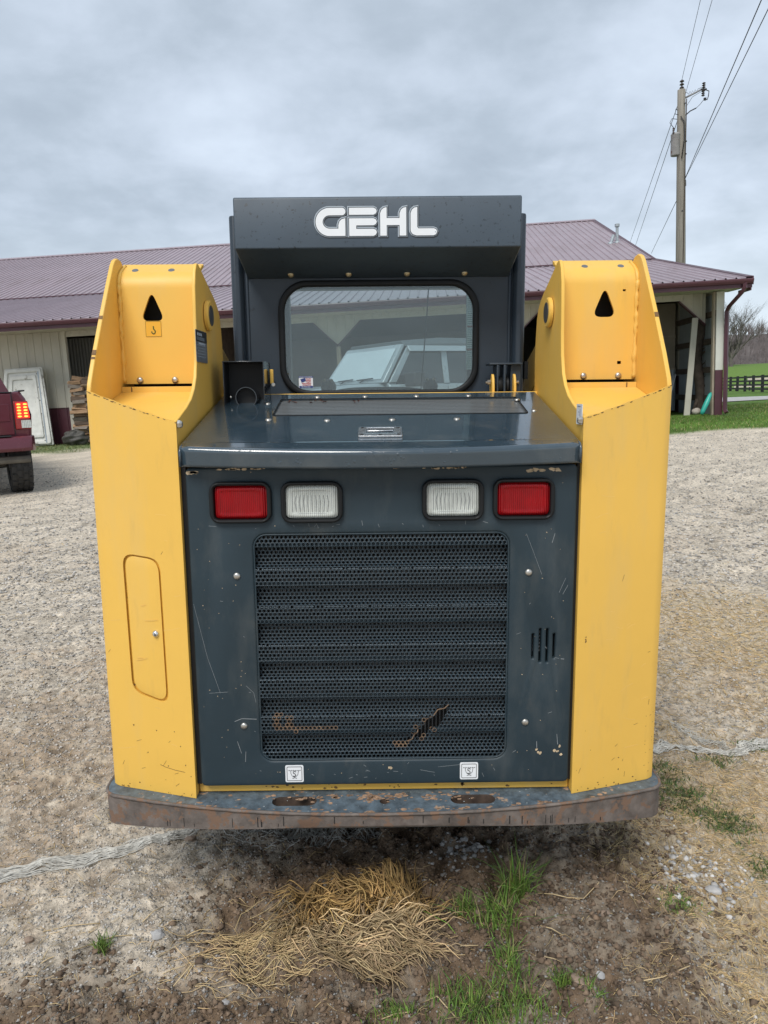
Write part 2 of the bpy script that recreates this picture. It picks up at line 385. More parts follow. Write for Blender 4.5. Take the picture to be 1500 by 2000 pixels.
def zones(x, y):
    """weights: dirt, straw, grass, lawn"""
    dirt = np.maximum(ell(x, y, .10, 1.95, .80, .62), ell(x, y, -.45, 1.50, 1.1, .30))
    dirt = np.maximum(dirt, ell(x, y, .55, 1.75, .4, .4) * .9); dirt = np.maximum(dirt, ell(x, y, .2, 3.2, 1.2, 1.2) * .8)
    straw = np.maximum(ell(x, y, 2.3, 4.2, 1.0, 1.15), ell(x, y, 1.35, 2.25, .62, 1.0))
    straw = np.maximum(straw, ell(x, y, 1.0, 1.55, .35, .35))
    edge = 14.3 + .5 * vn(x, y, 1.2, 8) - .02 * x
    grass = sm(y, edge, edge + .5) * np.where(x > 3.2, 1, 0)
    left = ell(x, y, -8.2, 18.2, 3.5, 1.5, .3) ; grass = np.maximum(grass, left * .8)
    grass = np.maximum(grass, sm(y, 48, 50))
    return dirt, straw, grass
def colour(x, y):
    d, s, g = zones(x, y)
    n = vn(x, y, .11, 1) + .8 * vn(x, y, .035, 2); nb = vn(x, y, .6, 3)
    grav = np.array([.58, .505, .405]); tan = np.array([.56, .455, .335]); dirt = np.array([.175, .122, .080]); straw = np.array([.52, .42, .27]); lawn = np.array([.085, .150, .030]); soil = np.array([.29, .21, .145])
    c = grav[None] * (1 + .35 * n[:, None]) 
    t = sm(nb, -.05, .45)[:, None] * (1 - sm(y, 5, 9))[:, None]; c = c * (1 - t * .6) + tan * t * .6
    t = sm(vn(x, y, .8, 12) + .8 * n, .02, .34)[:, None] * (1 - sm(y, 2.5, 10))[:, None] * .55; c = c * (1 - t) + soil * t
    t = d[:, None] * (.75 + .5 * sm(n, -.3, .3)[:, None]); t = np.clip(t, 0, 1); dd = dirt * (1 + .5 * n[:, None]); c = c * (1 - t) + dd * t
    pit_shade = sm(-(vn(x, y, .042, 22) + .7 * vn(x, y, .021, 23)), .12, .5)[:, None] * (1 - sm(y, 7, 12))[:, None]; c = c * (1 - .38 * pit_shade)  # hollows of the relief darkened, their shade put into the ground colour
    t = s[:, None] * .42; c = c * (1 - t) + straw * (1 + .35 * n[:, None]) * t
    gl = lawn * (1 + .5 * vn(x, y, .5, 4)[:, None] + .5 * vn(x, y, 3.0, 6)[:, None]); t = g[:, None]; c = c * (1 - t) + gl * t
    far = sm(y, 60, 100)[:, None]; c = c * (1 - far) + np.array([.125, .205, .045]) * far * (1 + .25 * vn(x, y, 14, 9)[:, None]) + 0 * c
    return np.clip(c, .01, .9)
def relief(x, y):
    d, s, g = zones(x, y)
    near = 1 - sm(y, 7, 14)
    h = (.020 * vn(x, y, .33, 20) + (.018 + .022 * d) * vn(x, y, .10, 21) + (.017 + .030 * d) * vn(x, y, .042, 22) + (.013 + .012 * d) * vn(x, y, .021, 23)) * near
    u_ = (x * .86 + y * .5) / 3.2; v_ = -x * .5 + y * .86
    h = h + (.030 * vn(u_, v_, .16, 27) + .016 * vn(u_ * 1.7, v_, .065, 28)) * sm(y, 1.8, 2.8) * (1 - sm(y, 8, 14))
    h = h + .05 * vn(x, y, 1.7, 24) * sm(y, 4, 8) * (1 - sm(y, 20, 24))
    h = h + .022 * d * np.clip(vn(x, y, .07, 25) * 2.2, 0, 1) * near
    return h - .03 * d * near * .3
def gzz(x, y): return gz(x, y) + relief(x, y)
def g1(x, y): return float(gzz(np.array([x]), np.array([y]))[0])
def graded(a, b, fine0, fine1, step, grow=1.06):
    r = list(np.arange(fine0, fine1, step)); s = step; v = fine1
    while v < b: r.append(v); s *= grow; v += s
    r.append(b); s = step; v = fine0
    while v > a: s *= grow; v -= s; r.insert(0, max(v, a))
    return np.array(r)
xs = graded(-420, 420, -1.5, 1.75, .0105, 1.045); ys = graded(-60, 420, 1.40, 3.4, .0105, 1.022)
X, Y = np.meshgrid(xs, ys); x_, y_ = X.ravel(), Y.ravel()
Z = gzz(x_, y_)
nx_, ny_ = len(xs), len(ys)
idx = (np.arange(ny_ - 1)[:, None] * nx_ + np.arange(nx_ - 1)[None]).ravel()
F_ = np.stack([idx, idx + 1, idx + nx_ + 1, idx + nx_], 1)
m_ground = pm('farmyard_ground', (.3, .3, .3), .92, var=.42, scale=38, bump=.016, bscale=55, attr=True, spec=.15)
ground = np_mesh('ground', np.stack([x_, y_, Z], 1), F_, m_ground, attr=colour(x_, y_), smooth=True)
tag(ground, 'gravel and dirt farmyard ground with grass at its edges', kind='structure')
# gravel lane beyond the lawn
def strip(name, pts, w, lift, mat, n=60):
    V = []; 
    for k in range(n + 1):
        t = k / n * (len(pts) - 1); i = min(int(t), len(pts) - 2); f = t - i
        x = pts[i][0] * (1 - f) + pts[i + 1][0] * f; y = pts[i][1] * (1 - f) + pts[i + 1][1] * f
        dx, dy = pts[i + 1][0] - pts[i][0], pts[i + 1][1] - pts[i][1]; L = hypot(dx, dy)
        for j in range(9):
            o = (j / 8 - .5) * w * (1 + .06 * sin(k * .9 + j)); px, py = x - dy / L * o, y + dx / L * o
            V.append((px, py, g1(px, py) + lift))
    F = [(a * 9 + b, a * 9 + b + 1, (a + 1) * 9 + b + 1, (a + 1) * 9 + b) for a in range(n) for b in range(8)]
    return np_mesh(name, V, F, mat, smooth=True)
m_lane = pm('lane_gravel', (.42, .41, .40), .95, var=.3, scale=5, bump=.02, bscale=12, spec=.2)
lane = strip('gravel_lane', [(-60, 44), (9, 39.0), (20, 38), (45, 36), (90, 33)], 15.0, .03, m_lane)
tag(lane, 'pale gravel lane passing between the lawn and the black board fence', kind='structure')

# wooded ridge in the distance
m_hill = pm('bare_woods', (.135, .118, .112), .95, var=.35, scale=.10, bump=.5, bscale=.5, spec=.1)
def hill(x, y): return 3 + 17 * np.exp(-((y - 330) / 45.) ** 2) * (1 + .16 * vn(x, y, 70, 31) + .05 * sm(x, 60, 200))
xs2 = np.linspace(-420, 420, 260); ys2 = np.linspace(225, 420, 40); X2, Y2 = np.meshgrid(xs2, ys2); a, b = X2.ravel(), Y2.ravel()
zh = hill(a, b) + 1.0 * vn(a, b, 5, 33) - 8 * (1 - sm(b, 225, 275)) - 1
i2 = (np.arange(39)[:, None] * 260 + np.arange(259)[None]).ravel()
tag(np_mesh('wooded_hill', np.stack([a, b, zh], 1), np.stack([i2, i2 + 1, i2 + 261, i2 + 260], 1), m_hill, smooth=True), 'grey brown wooded hillside on the horizon', kind='structure')
# bare trees of the far wood: trunks and twig fans as one mass
rs = np.random.RandomState(8); VV = []; FF = []
for k in range(3000):
    x = rs.uniform(-330, 330) if k % 2 else rs.uniform(60, 260); y = rs.uniform(250, 335); zb = float(hill(np.array([x]), np.array([y]))[0] - 8 * (1 - sm(np.array([y]), 225, 275))[0]) - 1.5; h = rs.uniform(4.5, 9)
    for q in range(7):
        a_ = rs.uniform(-.5, .5); l = h * rs.uniform(.5, 1); w = .09 if q else .16
        x1, z1 = x + l * sin(a_) * (q > 0), zb + (l if q else h) * cos(a_ * (q > 0)); x0, z0 = x, zb + (h * rs.uniform(.15, .5) if q else 0); b0 = len(VV)
        yy2 = y + rs.uniform(-1, 1) * (q > 0)
        VV += [(x0 - w, y, z0), (x0 + w, y, z0), (x0, y + w, z0), (x1, yy2, z1)]; FF += [(b0, b0 + 1, b0 + 3), (b0 + 1, b0 + 2, b0 + 3), (b0 + 2, b0, b0 + 3)]
tag(np_mesh('far_woods', VV, FF, pm('bare_twigs', (.13, .11, .105), .95, var=.3, scale=.2)), 'leafless trees covering the far hillside', 'woods', kind='stuff')

# ================================================================== skid steer loader
MT = radians(1.8)
R_Y = Matrix.Rotation(MT, 4, 'Y')
loader = empty('skid_steer_loader', mat=R_Y @ Matrix.Translation((-.045, 1.9, 0)),
               label='yellow and charcoal skid steer loader seen from behind, GEHL lettering on its cab visor', cat='loader')
XZ = lambda y: (lambda u, v, w: (u, y - w, v))          # u=x, v=z, w towards the viewer
YZ = lambda x: (lambda u, v, w: (x + w, u, v))          # u=y, v=z

def dome(name, c, r, h, mat, parent, axis=(0, -1, 0)):
    mb = MB(); mb.lathe([(r, -.002), (r, h * .25), (r * .85, h * .65), (r * .5, h * .93), (.0001, h)], c, axis, 14)
    return mb.build(name, mat, parent, smooth=True)

# ---- engine door
gx0, gx1, gz0, gz1 = -.337, .337, .500, 1.136
lamps = [(-.3635, 1.2215, 'r'), (-.1790, 1.2205, 'w'), (.1865, 1.2225, 'w'), (.3700, 1.2225, 'r')]
loops = [rr(.0030, .870, 1.0150, .884, .014)]
loops.append(rr((gx0 + gx1) / 2, (gz0 + gz1) / 2, gx1 - gx0, gz1 - gz0, .035))
for x, z, k in lamps: loops.append(rr(x, z, .150, .100, .024))
for x, z0, z1 in ((.404, .787, .856), (.4235, .776, .870), (.4425, .775, .870), (.461, .787, .856)):
    loops.append(rr(x, (z0 + z1) / 2, .0055, z1 - z0, .0025, 3))
door = plate('engine_door', loops, .024, XZ(.012), m_dark, loader, bev=.006)
# pale border of the grille opening (rolled edge)
mb = MB(); q = rr(0, (gz0 + gz1) / 2, gx1 - gx0 - .004, gz1 - gz0 - .004, .033, 6)
mb.tube([(u, .0045, v) for u, v in q] + [(q[0][0], .0045, q[0][1])], .0028, 6, cap=False)
mb.build('grille_rim', m_dark, door, smooth=True)
for x, z in ((-.382, 1.025), (.388, 1.026), (-.380, .605), (.387, .606)):
    dome('door_bolt', (x, 0, z), .0095, .006, m_steel, door)
# label seen through the slots
mb = MB(); mb.box(.413, .434, .05, .052, .79, .85); mb.build('relay_label', m_white, door)
mb = MB()
for i in range(5): mb.box(.414, .433, .0485, .0495, .797 + i * .010, .8015 + i * .010)
mb.build('relay_label_print', m_ink, door)
mb = MB(); mb.box(.436, .448, .05, .052, .795, .845); mb.build('relay_label_strip', m_navy, door)
# ---- lamps
def lamp(x, z, k):
    L = plate('tail_lamp' if k == 'r' else 'reversing_lamp', [rr(x, z, .160, .108, .027), rr(x, z, .137, .088, .012)], .024, XZ(-.003), m_rub, loader, bev=.005)
    w, h = (.135, .086)
    def f(u, v):
        X = (u - .5) * 2; Z = (v - .5) * 2
        e = max(abs(X), abs(Z)); rec = .0015 if (abs(X) < .78 and abs(Z) < .70) else 0
        n = 9; d = (abs(X) ** n + abs(Z) ** n) ** (1 / n)
        s_ = (e / d) if d > 0 else 1
        return (x + X * w / 2 * s_, -.0065 + .006 * max(0, e - .86) / .14 + rec + .0004 * sin(u * 150) * (rec > 0), z + Z * h / 2 * s_)
    mb = MB(); mb.grid(f, 64, 30)
    mb.build('lens', m_redlens if k == 'r' else m_clrlens, L, smooth=True)
    mb = MB(); q_ = rr(x, z, w * .76, h * .70, .004, 2); mb.tube([(u, -.0052, v) for u, v in q_] + [(q_[0][0], -.0052, q_[0][1])], .0009, 4, cap=False)
    if k == 'w':
        for i in range(9): mb.tube([(x - .040 + .010 * i, -.0050, z - .026), (x - .040 + .010 * i + .003 * (i - 4) * .3, -.0056, z), (x - .040 + .010 * i, -.0050, z + .018)], .0008, 4)
    mb.build('lens_ribs', m_silv if k == 'w' else m_redlens, L)
    mb = MB(); mb.box(x - .062, x + .062, .0005, .02, z - .038, z + .038); mb.build('reflector', m_silv, L)
    mb = MB(); mb.box(x - .078, x + .078, .0125, .04, z - .052, z + .052); mb.build('lamp_housing', m_rub, L)
for a in lamps: lamp(*a)
# ---- grille: hex-perforated sheet folded into louvres
P = .01149; RH = P * .866
def prof(s):     # s from the top down (0..H+): returns (y, z)
    per = .1035; fold = []
    z = gz1; y = .010
    seg = []
    # one period: protruding band, undercut, recessed band, ledge
    seq = [(.050, 0, None)]
    return None
pts = [(0.010, gz1)]
zt = gz1
ridges = [1.048, .945, .838, .740, .634, .532]           # height of each ledge
under = [1.101, .995, .893, .784, .682, .580]
y_out, y_in = .004, .024
prev = gz1
for u_, r_ in zip(under, ridges):
    pts.append((y_out, u_)); pts.append((y_in, u_ + .005)); pts.append((y_in - .003, r_ + .004)); pts.append((y_out, r_ - .007))
pts.append((y_out + .002, gz0 - .002))
arc = [0]
for a, b in zip(pts, pts[1:]): arc.append(arc[-1] + hypot(a[0] - b[0], a[1] - b[1]))
H = arc[-1]
ay = np.array([p[0] for p in pts]); az = np.array([p[1] for p in pts]); aa = np.array(arc)
def onprof(s): return np.interp(s, aa, ay), np.interp(s, aa, az)
tear = [(.066, .549), (.085, .568), (.096, .590), (.118, .612), (.150, .640), (.179, .654), (.176, .630), (.160, .606), (.132, .580), (.104, .560)]
def inpoly(x, y, P_):
    c = False
    for i in range(len(P_)):
        x1, y1 = P_[i - 1]; x2, y2 = P_[i]
        if (y1 > y) != (y2 > y) and x < (x2 - x1) * (y - y1) / (y2 - y1) + x1: c = not c
    return c
V = []; Fq = []; mi = []
nx = int((gx1 - gx0) / P) + 2; nr = int(H / RH) + 2
hexo = []
for k in range(12):
    a = radians(30 * k + 0)   # 12 points; corners of pointy-top hexes at 30,90.. edge midpoints at 0,60..
    R_ = (P / 2) if k % 2 == 0 else (P / 2) / cos(radians(30))
    hexo.append((R_ * cos(a), R_ * sin(a)))
hexi = [(.00435 * cos(radians(30 * k)), .00435 * sin(radians(30 * k))) for k in range(12)]
tears2 = []
for j in range(nr):
    for i in range(nx):
        cx_ = gx0 + i * P + (P / 2 if j % 2 else 0); s0 = j * RH
        _, zc = onprof(s0)
        if inpoly(cx_, float(zc), tear) : continue
        d = min(hypot(cx_ - tx, (float(zc) - tz_)) for tx, tz_ in tear)
        r_ = 0
        if d < .010 and (cx_ < .12 or zc < .60) and rnd.random() < .6: r_ = 1
        if -.30 < cx_ < -.245 and .592 < zc < .632 and (abs(cx_ + .29) < .008 or abs(zc - .597) < .007 or (zc > .62 and cx_ < -.275) or (abs(cx_ + .255) < .008 and zc < .625)): r_ = 1
        if -.25 < cx_ < -.12 and abs(zc - (.590 + .03 * (cx_ + .25))) < .0055: r_ = 1 if rnd.random() < .75 else 0
        if .03 < cx_ < .07 and abs(zc - .536) < .006: r_ = 1
        b0 = len(V)
        for (a, b) in hexo + hexi:
            s = min(max(s0 + b, 0), H); x = min(max(cx_ + a, gx0), gx1); V.append((x, s))
        for k in range(12):
            Fq.append((b0 + k, b0 + (k + 1) % 12, b0 + 12 + (k + 1) % 12, b0 + 12 + k)); mi.append(r_)
V = np.array(V); yy, zz_ = onprof(V[:, 1])
gr = np_mesh('grille', np.stack([V[:, 0], yy, zz_], 1), Fq, [m_perf, m_rustperf], loader, mi=mi)
gr.modifiers.new('solid', 'SOLIDIFY').thickness = .0016
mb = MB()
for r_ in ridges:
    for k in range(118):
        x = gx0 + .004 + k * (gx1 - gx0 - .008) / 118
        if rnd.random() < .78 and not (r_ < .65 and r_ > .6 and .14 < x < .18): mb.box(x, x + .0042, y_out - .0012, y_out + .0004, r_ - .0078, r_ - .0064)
mb.build('ledge_highlight', pm('ledge_highlight_paint', (.13, .165, .19), .4, var=.3, scale=60), gr)['kind'] = 'stuff'  # pale broken strips paint the highlight along each ledge
# torn rusty lip
mb = MB()
for a, b in zip(tear, tear[1:6]):
    mb.tube([(a[0], .012, a[1]), ((a[0] + b[0]) / 2 + .003, .004, (a[1] + b[1]) / 2), (b[0], .012, b[1])], .0016, 5)
mb.build('torn_edge', m_rustperf, gr)
# radiator behind the grille, with vertical tubes and fin stacks
mb = MB(); mb.box(gx0 - .02, gx1 + .02, .075, .10, gz0 - .02, gz1 + .02)
rad = mb.build('radiator', m_engine, loader)
mb = MB()
for i in range(66): mb.box(gx0 + i * .0103, gx0 + i * .0103 + .0032, .060, .076, gz0 - .01, gz1 + .01)
mb.build('radiator_tubes', m_fin, rad)['kind'] = 'stuff'
mb = MB(); mb.box(-.500, .500, .10, .50, .42, 1.28); mb.build('engine', m_engine, loader)
# ---- decals on the door
def bars(name, rects, y, mat, parent, t=.0006):
    mb = MB()
    for x0, x1, z0, z1 in rects: mb.box(x0, x1, y - t, y, z0, z1)
    return mb.build(name, mat, parent)
for cx_, cz_ in ((-.2465, .4635), (.235, .4655)):
    d = plate('tie_down_decal', [rr(cx_, cz_, .050, .050, .004, 3)], .0012, XZ(-.0005), m_white, door)
    plate('decal_border', [rr(cx_, cz_, .042, .042, .003, 3), rr(cx_, cz_, .0395, .0395, .002, 3)], .0008, XZ(-.0013), m_ink, d)
    mb = MB(); y = -.0015
    mb.box(cx_ - .017, cx_ + .017, y, y + .0007, cz_ + .0088, cz_ + .0096)
    for k in range(6): mb.box(cx_ - .015 + k * .006, cx_ - .0135 + k * .006, y, y + .0007, cz_ + .0096, cz_ + .0112)
    mb.tube([(cx_ - .010, y, cz_ + .009), (cx_ - .010, y, cz_ + .001), (cx_ - .0065, y, cz_ - .0065), (cx_ - .002, y, cz_ - .0095), (cx_ + .004, y, cz_ - .0085), (cx_ + .009, y, cz_ - .003), (cx_ + .011, y, cz_ + .009)], .0006, 4)
    mb.tube([(cx_ + .004, y, cz_ + .005), (cx_ + .001, y, cz_ + .0075), (cx_ - .0035, y, cz_ + .006), (cx_ - .003, y, cz_ + .0015), (cx_ + .002, y, cz_ - .0005), (cx_ + .0035, y, cz_ - .005), (cx_ - .001, y, cz_ - .008), (cx_ - .005, y, cz_ - .006)], .0011, 4)
    mb.tube([(cx_ - .006, y, cz_ - .0135), (cx_, y, cz_ - .0115), (cx_ + .006, y, cz_ - .0135)], .0009, 4)
    mb.build('decal_symbol', m_ink, d)
# ---- wear on the door: chips and scratches (small raised-edge flakes)
def blot(mb, c, r, f, rg=rnd, n=7, el=1.0, ang=0):
    p = []
    for k in range(n):
        a = 2 * pi * k / n; q = r * rg.uniform(.5, 1.2); x_, y_ = q * cos(a) * el, q * sin(a)
        p.append((c[0] + x_ * cos(ang) - y_ * sin(ang), c[1] + x_ * sin(ang) + y_ * cos(ang)))
    mb.prism(p, 0, .0004, f)
fD = lambda u, v, w: (u, -.0001 - w, v)
mb = MB()
for x0, x1, z in ((-.42, -.30, 1.3075), (-.05, .055, 1.3085), (.11, .225, 1.306), (-.49, -.475, 1.300)):
    for k in range(16): blot(mb, (rnd.uniform(x0, x1), z + rnd.uniform(-.0015, .002)), rnd.uniform(.0015, .004), fD, el=2.2)
for c in ((.385, 1.296), (.40, 1.298), (.415, 1.297), (.445, 1.299), (.458, 1.297), (-.494, 1.298)): blot(mb, c, .0055, fD, el=1.9, n=9)
for c in ((.420, .525), (.425, .518), (.431, .515), (.478, .520), (.484, .535), (.470, .522), (.488, .510), (.015, .478), (.02, .477)): blot(mb, c, .0045, fD, n=8)
for k in range(70):
    x = rnd.choice([rnd.uniform(-.49, -.36), rnd.uniform(.36, .49), rnd.uniform(-.45, .45)]); z = rnd.uniform(.44, 1.29) if abs(x) > .36 else rnd.choice([rnd.uniform(.44, .49), rnd.uniform(1.15, 1.30)])
    blot(mb, (x, z), rnd.uniform(.0006, .0017), fD)
mb.build('paint_chips', m_chip, door)['kind'] = 'stuff'
def scr(mb, pts, w, f):   # thin scratch as a run of slivers
    for a, b in zip(pts, pts[1:]):
        d = Vector((b[0] - a[0], b[1] - a[1])); n_ = Vector((-d.y, d.x)).normalized() * w / 2
        mb.prism([(a[0] + n_.x, a[1] + n_.y), (a[0] - n_.x, a[1] - n_.y), (b[0] - n_.x, b[1] - n_.y), (b[0] + n_.x, b[1] + n_.y)], 0, .0003, f)
mb = MB()
for pts_, w in (([(.38, 1.13), (.40, 1.08), (.423, 1.02)], .0009), ([(.455, 1.13), (.448, 1.105)], .0018), ([(-.405, .618), (-.385, .626), (-.345, .624)], .0022),
                ([(-.37, .72), (-.35, .70), (-.345, .672)], .0009), ([(.463, .790), (.475, .787)], .0016), ([(.48, .786), (.489, .785)], .003), ([(-.40, .56), (-.39, .525)], .0016),
                ([(-.38, .50), (-.378, .53)], .0018), ([(.42, .55), (.421, .53)], .002), ([(.475, .57), (.478, .54)], .002), ([(-.45, 1.16), (-.43, 1.158)], .0012),
                ([(-.47, .70), (-.42, .703)], .001), ([(.15, .478), (.22, .485)], .001), ([(.10, .47), (.14, .462)], .001), ([(-.50, .95), (-.47, .80), (-.44, .70)], .0009), ([(.47, .97), (.487, 1.01)], .0009), ([(.48, .965), (.493, .99)], .0012)):
    scr(mb, pts_, w * .62, fD)
for k in range(40):
    x = rnd.uniform(-.46, .46); z = rnd.choice([rnd.uniform(.44, .49), rnd.uniform(1.15, 1.16)]) if abs(x) < .34 else rnd.uniform(.5, 1.15); a = rnd.uniform(0, pi); l = rnd.uniform(.003, .014)
    scr(mb, [(x, z), (x + l * cos(a), z + l * sin(a))], .0008, fD)
mb.build('scratches', m_scratch, door)['kind'] = 'stuff'

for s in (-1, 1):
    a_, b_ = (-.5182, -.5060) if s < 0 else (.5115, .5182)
    mb = MB(); mb.box(a_, b_, .012, .03, .43, 1.312); mb.build('gap_shade', m_black, door)  # black strips added in the gaps beside the door, painting their shade
# ---- hood
def hz_(y): return 1.372 + (1.494 - 1.372) * (min(max(y, -.05), .56) + .02) / .56 - .010 * max(0, (y - .28)) ** 1.0 * 0
hood_n = (0, -.213, .977)
def fhood(off=0):
    def f(u, v, w): return (u, v + (w + off) * -.213, 1.3763 + v * .2179 + (w + off) * .977)
    return f
vent = rr(.060, .372, .745, .205, .012, 4)
hood = plate('engine_hood', [[(-.507, -.0), (.507, -.0), (.507, .548), (-.507, .548)], vent], .004, fhood(-.002), m_hood, loader)
mb = MB()
def fn(u, v):   # bowed nose and front skirt
    X = (u - .5) * 1.014; bow = 1 - (X / .507) ** 2
    y0 = -.0; z0 = 1.3763
    ln = .022 + .036 * bow                      # how far the top runs on forward
    R_ = .014
    if v < .4:
        t = v / .4; return (X, -ln * t, z0 - ln * t * .2179 - .002 * bow * t)
    if v < .7:
        t = (v - .4) / .3; a = t * radians(80); yb = -ln; zb = z0 - ln * .2179 - .002 * bow
        return (X, yb - R_ * sin(a), zb - R_ * (1 - cos(a)))
    t = (v - .7) / .3; a = radians(80); yb = -ln - R_ * sin(a); zb = z0 - ln * .2179 - .002 * bow - R_ * (1 - cos(a))
    return (X, yb + .004 * t, zb - t * (zb - (1.3185 - .006 * bow)))
mb.grid(fn, 40, 20)
for s in (-1, 1):
    mb.add([(s * .507, 0, 1.376), (s * .507, -.03, 1.370), (s * .507, -.042, 1.356), (s * .507, -.040, 1.3185), (s * .507, .548, 1.44), (s * .507, .548, 1.494)], [(0, 1, 2, 3, 4, 5)])
mb.build('hood_nose', m_hood, hood, smooth=True, solid=0).modifiers.new('s', 'SOLIDIFY').thickness = .004
m_vent = bpy.data.materials.new('fine_perforated_mesh'); m_vent.use_nodes = True
_t = m_vent.node_tree; _b = _t.nodes['Principled BSDF']; _co = N(_t, 'ShaderNodeTexCoord').outputs['Object']
_v = N(_t, 'ShaderNodeTexVoronoi'); _v.inputs['Scale'].default_value = 260; _v.inputs['Randomness'].default_value = .0; _t.links.new(_co, _v.inputs['Vector'])
_c = ramp(_t, _v.outputs['Distance'], [(.28, (.008, .009, .010)), (.42, (.15, .16, .165))]); _t.links.new(_c, _b.inputs['Base Color'])
_b.inputs['Roughness'].default_value = .22
mb = MB(); f = fhood(-.005); mb.grid(lambda u, v: f(-.318 + .756 * u, .262 + .22 * v, -.0015 * sin(pi * u) * sin(pi * v)), 10, 6)
mb.build('hood_vent_mesh', m_vent, hood, smooth=True)
mb = MB(); mb.tube([f(u, v, .006) for u, v in vent] + [f(vent[0][0], vent[0][1], .006)], .0016, 6, cap=False); mb.build('vent_seal', m_rub, hood, smooth=True)
f = fhood()
for x, y in ((-.318, .225), (-.150, .210), (.034, .212), (.218, .213), (.455, .30), (-.20, .505), (-.047, .505), (.118, .505), (.285, .505), (.430, .44), (-.348, .42)):
    dome('hood_rivet', f(x, y, -.001), .0095, .005, m_steel, hood, hood_n)
# slam latch
def lat(dx, dy, w_=0): return fhood()(dx + .0, dy + .073, w_)
lt = plate('hood_latch', [rr(0, 0, .116, .088, .006, 4), rr(0, .010, .076, .050, .004, 3)], .006, lambda u, v, w: lat(u, v, w + .003), m_chrome, hood, bev=.0015)
mb = MB(); mb.grid(lambda u, v: lat(-.038 + .076 * u, -.015 + .05 * v, -.012 * sin(pi * min(v * 1.25, 1)) ** .6), 8, 12); mb.build('latch_cup', m_chrome, lt, smooth=True)
mb = MB(); mb.hexa([lat(-.034, .012, .001), lat(.034, .012, .001), lat(.034, .030, .001), lat(-.034, .030, .001), lat(-.034, .012, .004), lat(.034, .012, .004), lat(.034, .030, .006), lat(-.034, .030, .006)]); mb.build('latch_paddle', m_chrome, lt, bevel=.001)
for x, y in ((-.048, .034), (.048, .034), (-.048, -.034), (.048, -.034), (0, -.036)):
    mb = MB(); mb.lathe([(.0045, 0), (.0045, .0008), (.001, .0009)], lat(x, y, .006), hood_n, 10); mb.build('latch_screw', m_engine, lt)
# dead leaves on the vent
mb = MB()
for k in range(16):
    x = rnd.choice([rnd.gauss(-.27, .012), rnd.gauss(-.185, .014), rnd.gauss(-.075, .006)]); y = rnd.uniform(.44, .475); c = fhood()(x, y, -.004); a = rnd.uniform(0, pi); r = rnd.uniform(.003, .007)
    mb.add([(c[0] + r * cos(a), c[1] + r * sin(a), c[2]), (c[0] - r * sin(a) * .5, c[1] + r * cos(a) * .5, c[2] + .003), (c[0] - r * cos(a), c[1] - r * sin(a), c[2] + .001), (c[0] + r * sin(a) * .5, c[1] - r * cos(a) * .5, c[2] + .004)], [(0, 1, 2), (0, 2, 3), (0, 3, 1), (1, 3, 2)])
mb.build('leaf_litter', pm('dead_leaf', (.10, .035, .025), .7, var=.4, scale=40), hood)['kind'] = 'stuff'
# yellow crossbar behind the hood
mb = MB(); mb.box(-.519, .519, .560, .590, 1.455, 1.4975); mb.build('rear_crossbar', m_yel, loader, bevel=.003)

# ---- exhaust box
m_exh = pm('glossy_black_box', (.012, .016, .022), .12, var=.2, coat=.5, scale=8)
ex0, ex1, ey0, ey1, ezb, ezt = -.480, -.354, .405, .540, 1.440, 1.598
ex = MB()
ex.box(ex0, ex0 + .003, ey0, ey1, ezb, ezt); ex.box(ex1 - .003, ex1, ey0, ey1, ezb, ezt)
ex.box(ex0 + .0031, ex1 - .0031, ey0, ey1, ezt - .003, ezt); ex.box(ex0 + .0031, ex1 - .0031, ey1 - .003, ey1, ezb, ezt - .0031)
exo = ex.build('exhaust_guard', m_exh, loader, bevel=.001)
mb = MB(); mb.box(ex0 + .0035, ex1 - .0035, ey0 + .075, ey0 + .08, ezb, ezt - .0035); mb.box(ex0 + .0035, ex0 + .0045, ey0 + .008, ey0 + .0745, ezb, ezt - .0035); mb.box(ex1 - .0045, ex1 - .0035, ey0 + .008, ey0 + .0745, ezb, ezt - .0035); mb.box(ex0 + .0046, ex1 - .0046, ey0 + .008, ey0 + .0745, ezt - .0045, ezt - .0035); mb.build('shade_lining', m_black, exo)  # black inner sheets paint the shade inside the guard
mb = MB(); mb.lathe([(.0304, 0), (.0304, .002)], (-.412, ey0 + .03, 1.487), (0, 1, 0), 24); mb.build('pipe_bore_shade', m_black, exo)  # black disc added in the pipe mouth to paint its shade
mb = MB(); rng = [(.033, 0), (.033, .09), (.0305, .09), (.0305, 0)]
c = (-.412, ey0 + .004, 1.487); n_ = 28
for r, h in ((.033, 0), (.033, .09), (.0305, .09), (.0305, 0)):
    for k in range(n_): mb.v.append((c[0] + r * cos(2 * pi * k / n_), c[1] + h, c[2] + r * sin(2 * pi * k / n_)))
for i in range(4):
    for k in range(n_): mb.f.append((i * n_ + k, i * n_ + (k + 1) % n_, ((i + 1) % 4) * n_ + (k + 1) % n_, ((i + 1) % 4) * n_ + k)); mb.m.append(0)
mb.build('exhaust_pipe', m_exh, exo, smooth=False)
dome('guard_rivet', (-.462, ey0 + .02, 1.489), .004, .003, m_steel, exo)
mb = MB(); mb.box(-.350, -.340, .50, .52, 1.53, 1.575); mb.build('hose_clip', m_yel, exo, bevel=.002)
mb = MB(); mb.lathe([(.006, 0), (.006, .014)], (-.338, .50, 1.527), (0, -1, 0), 6); mb.build('hose_fitting', m_steel, exo)

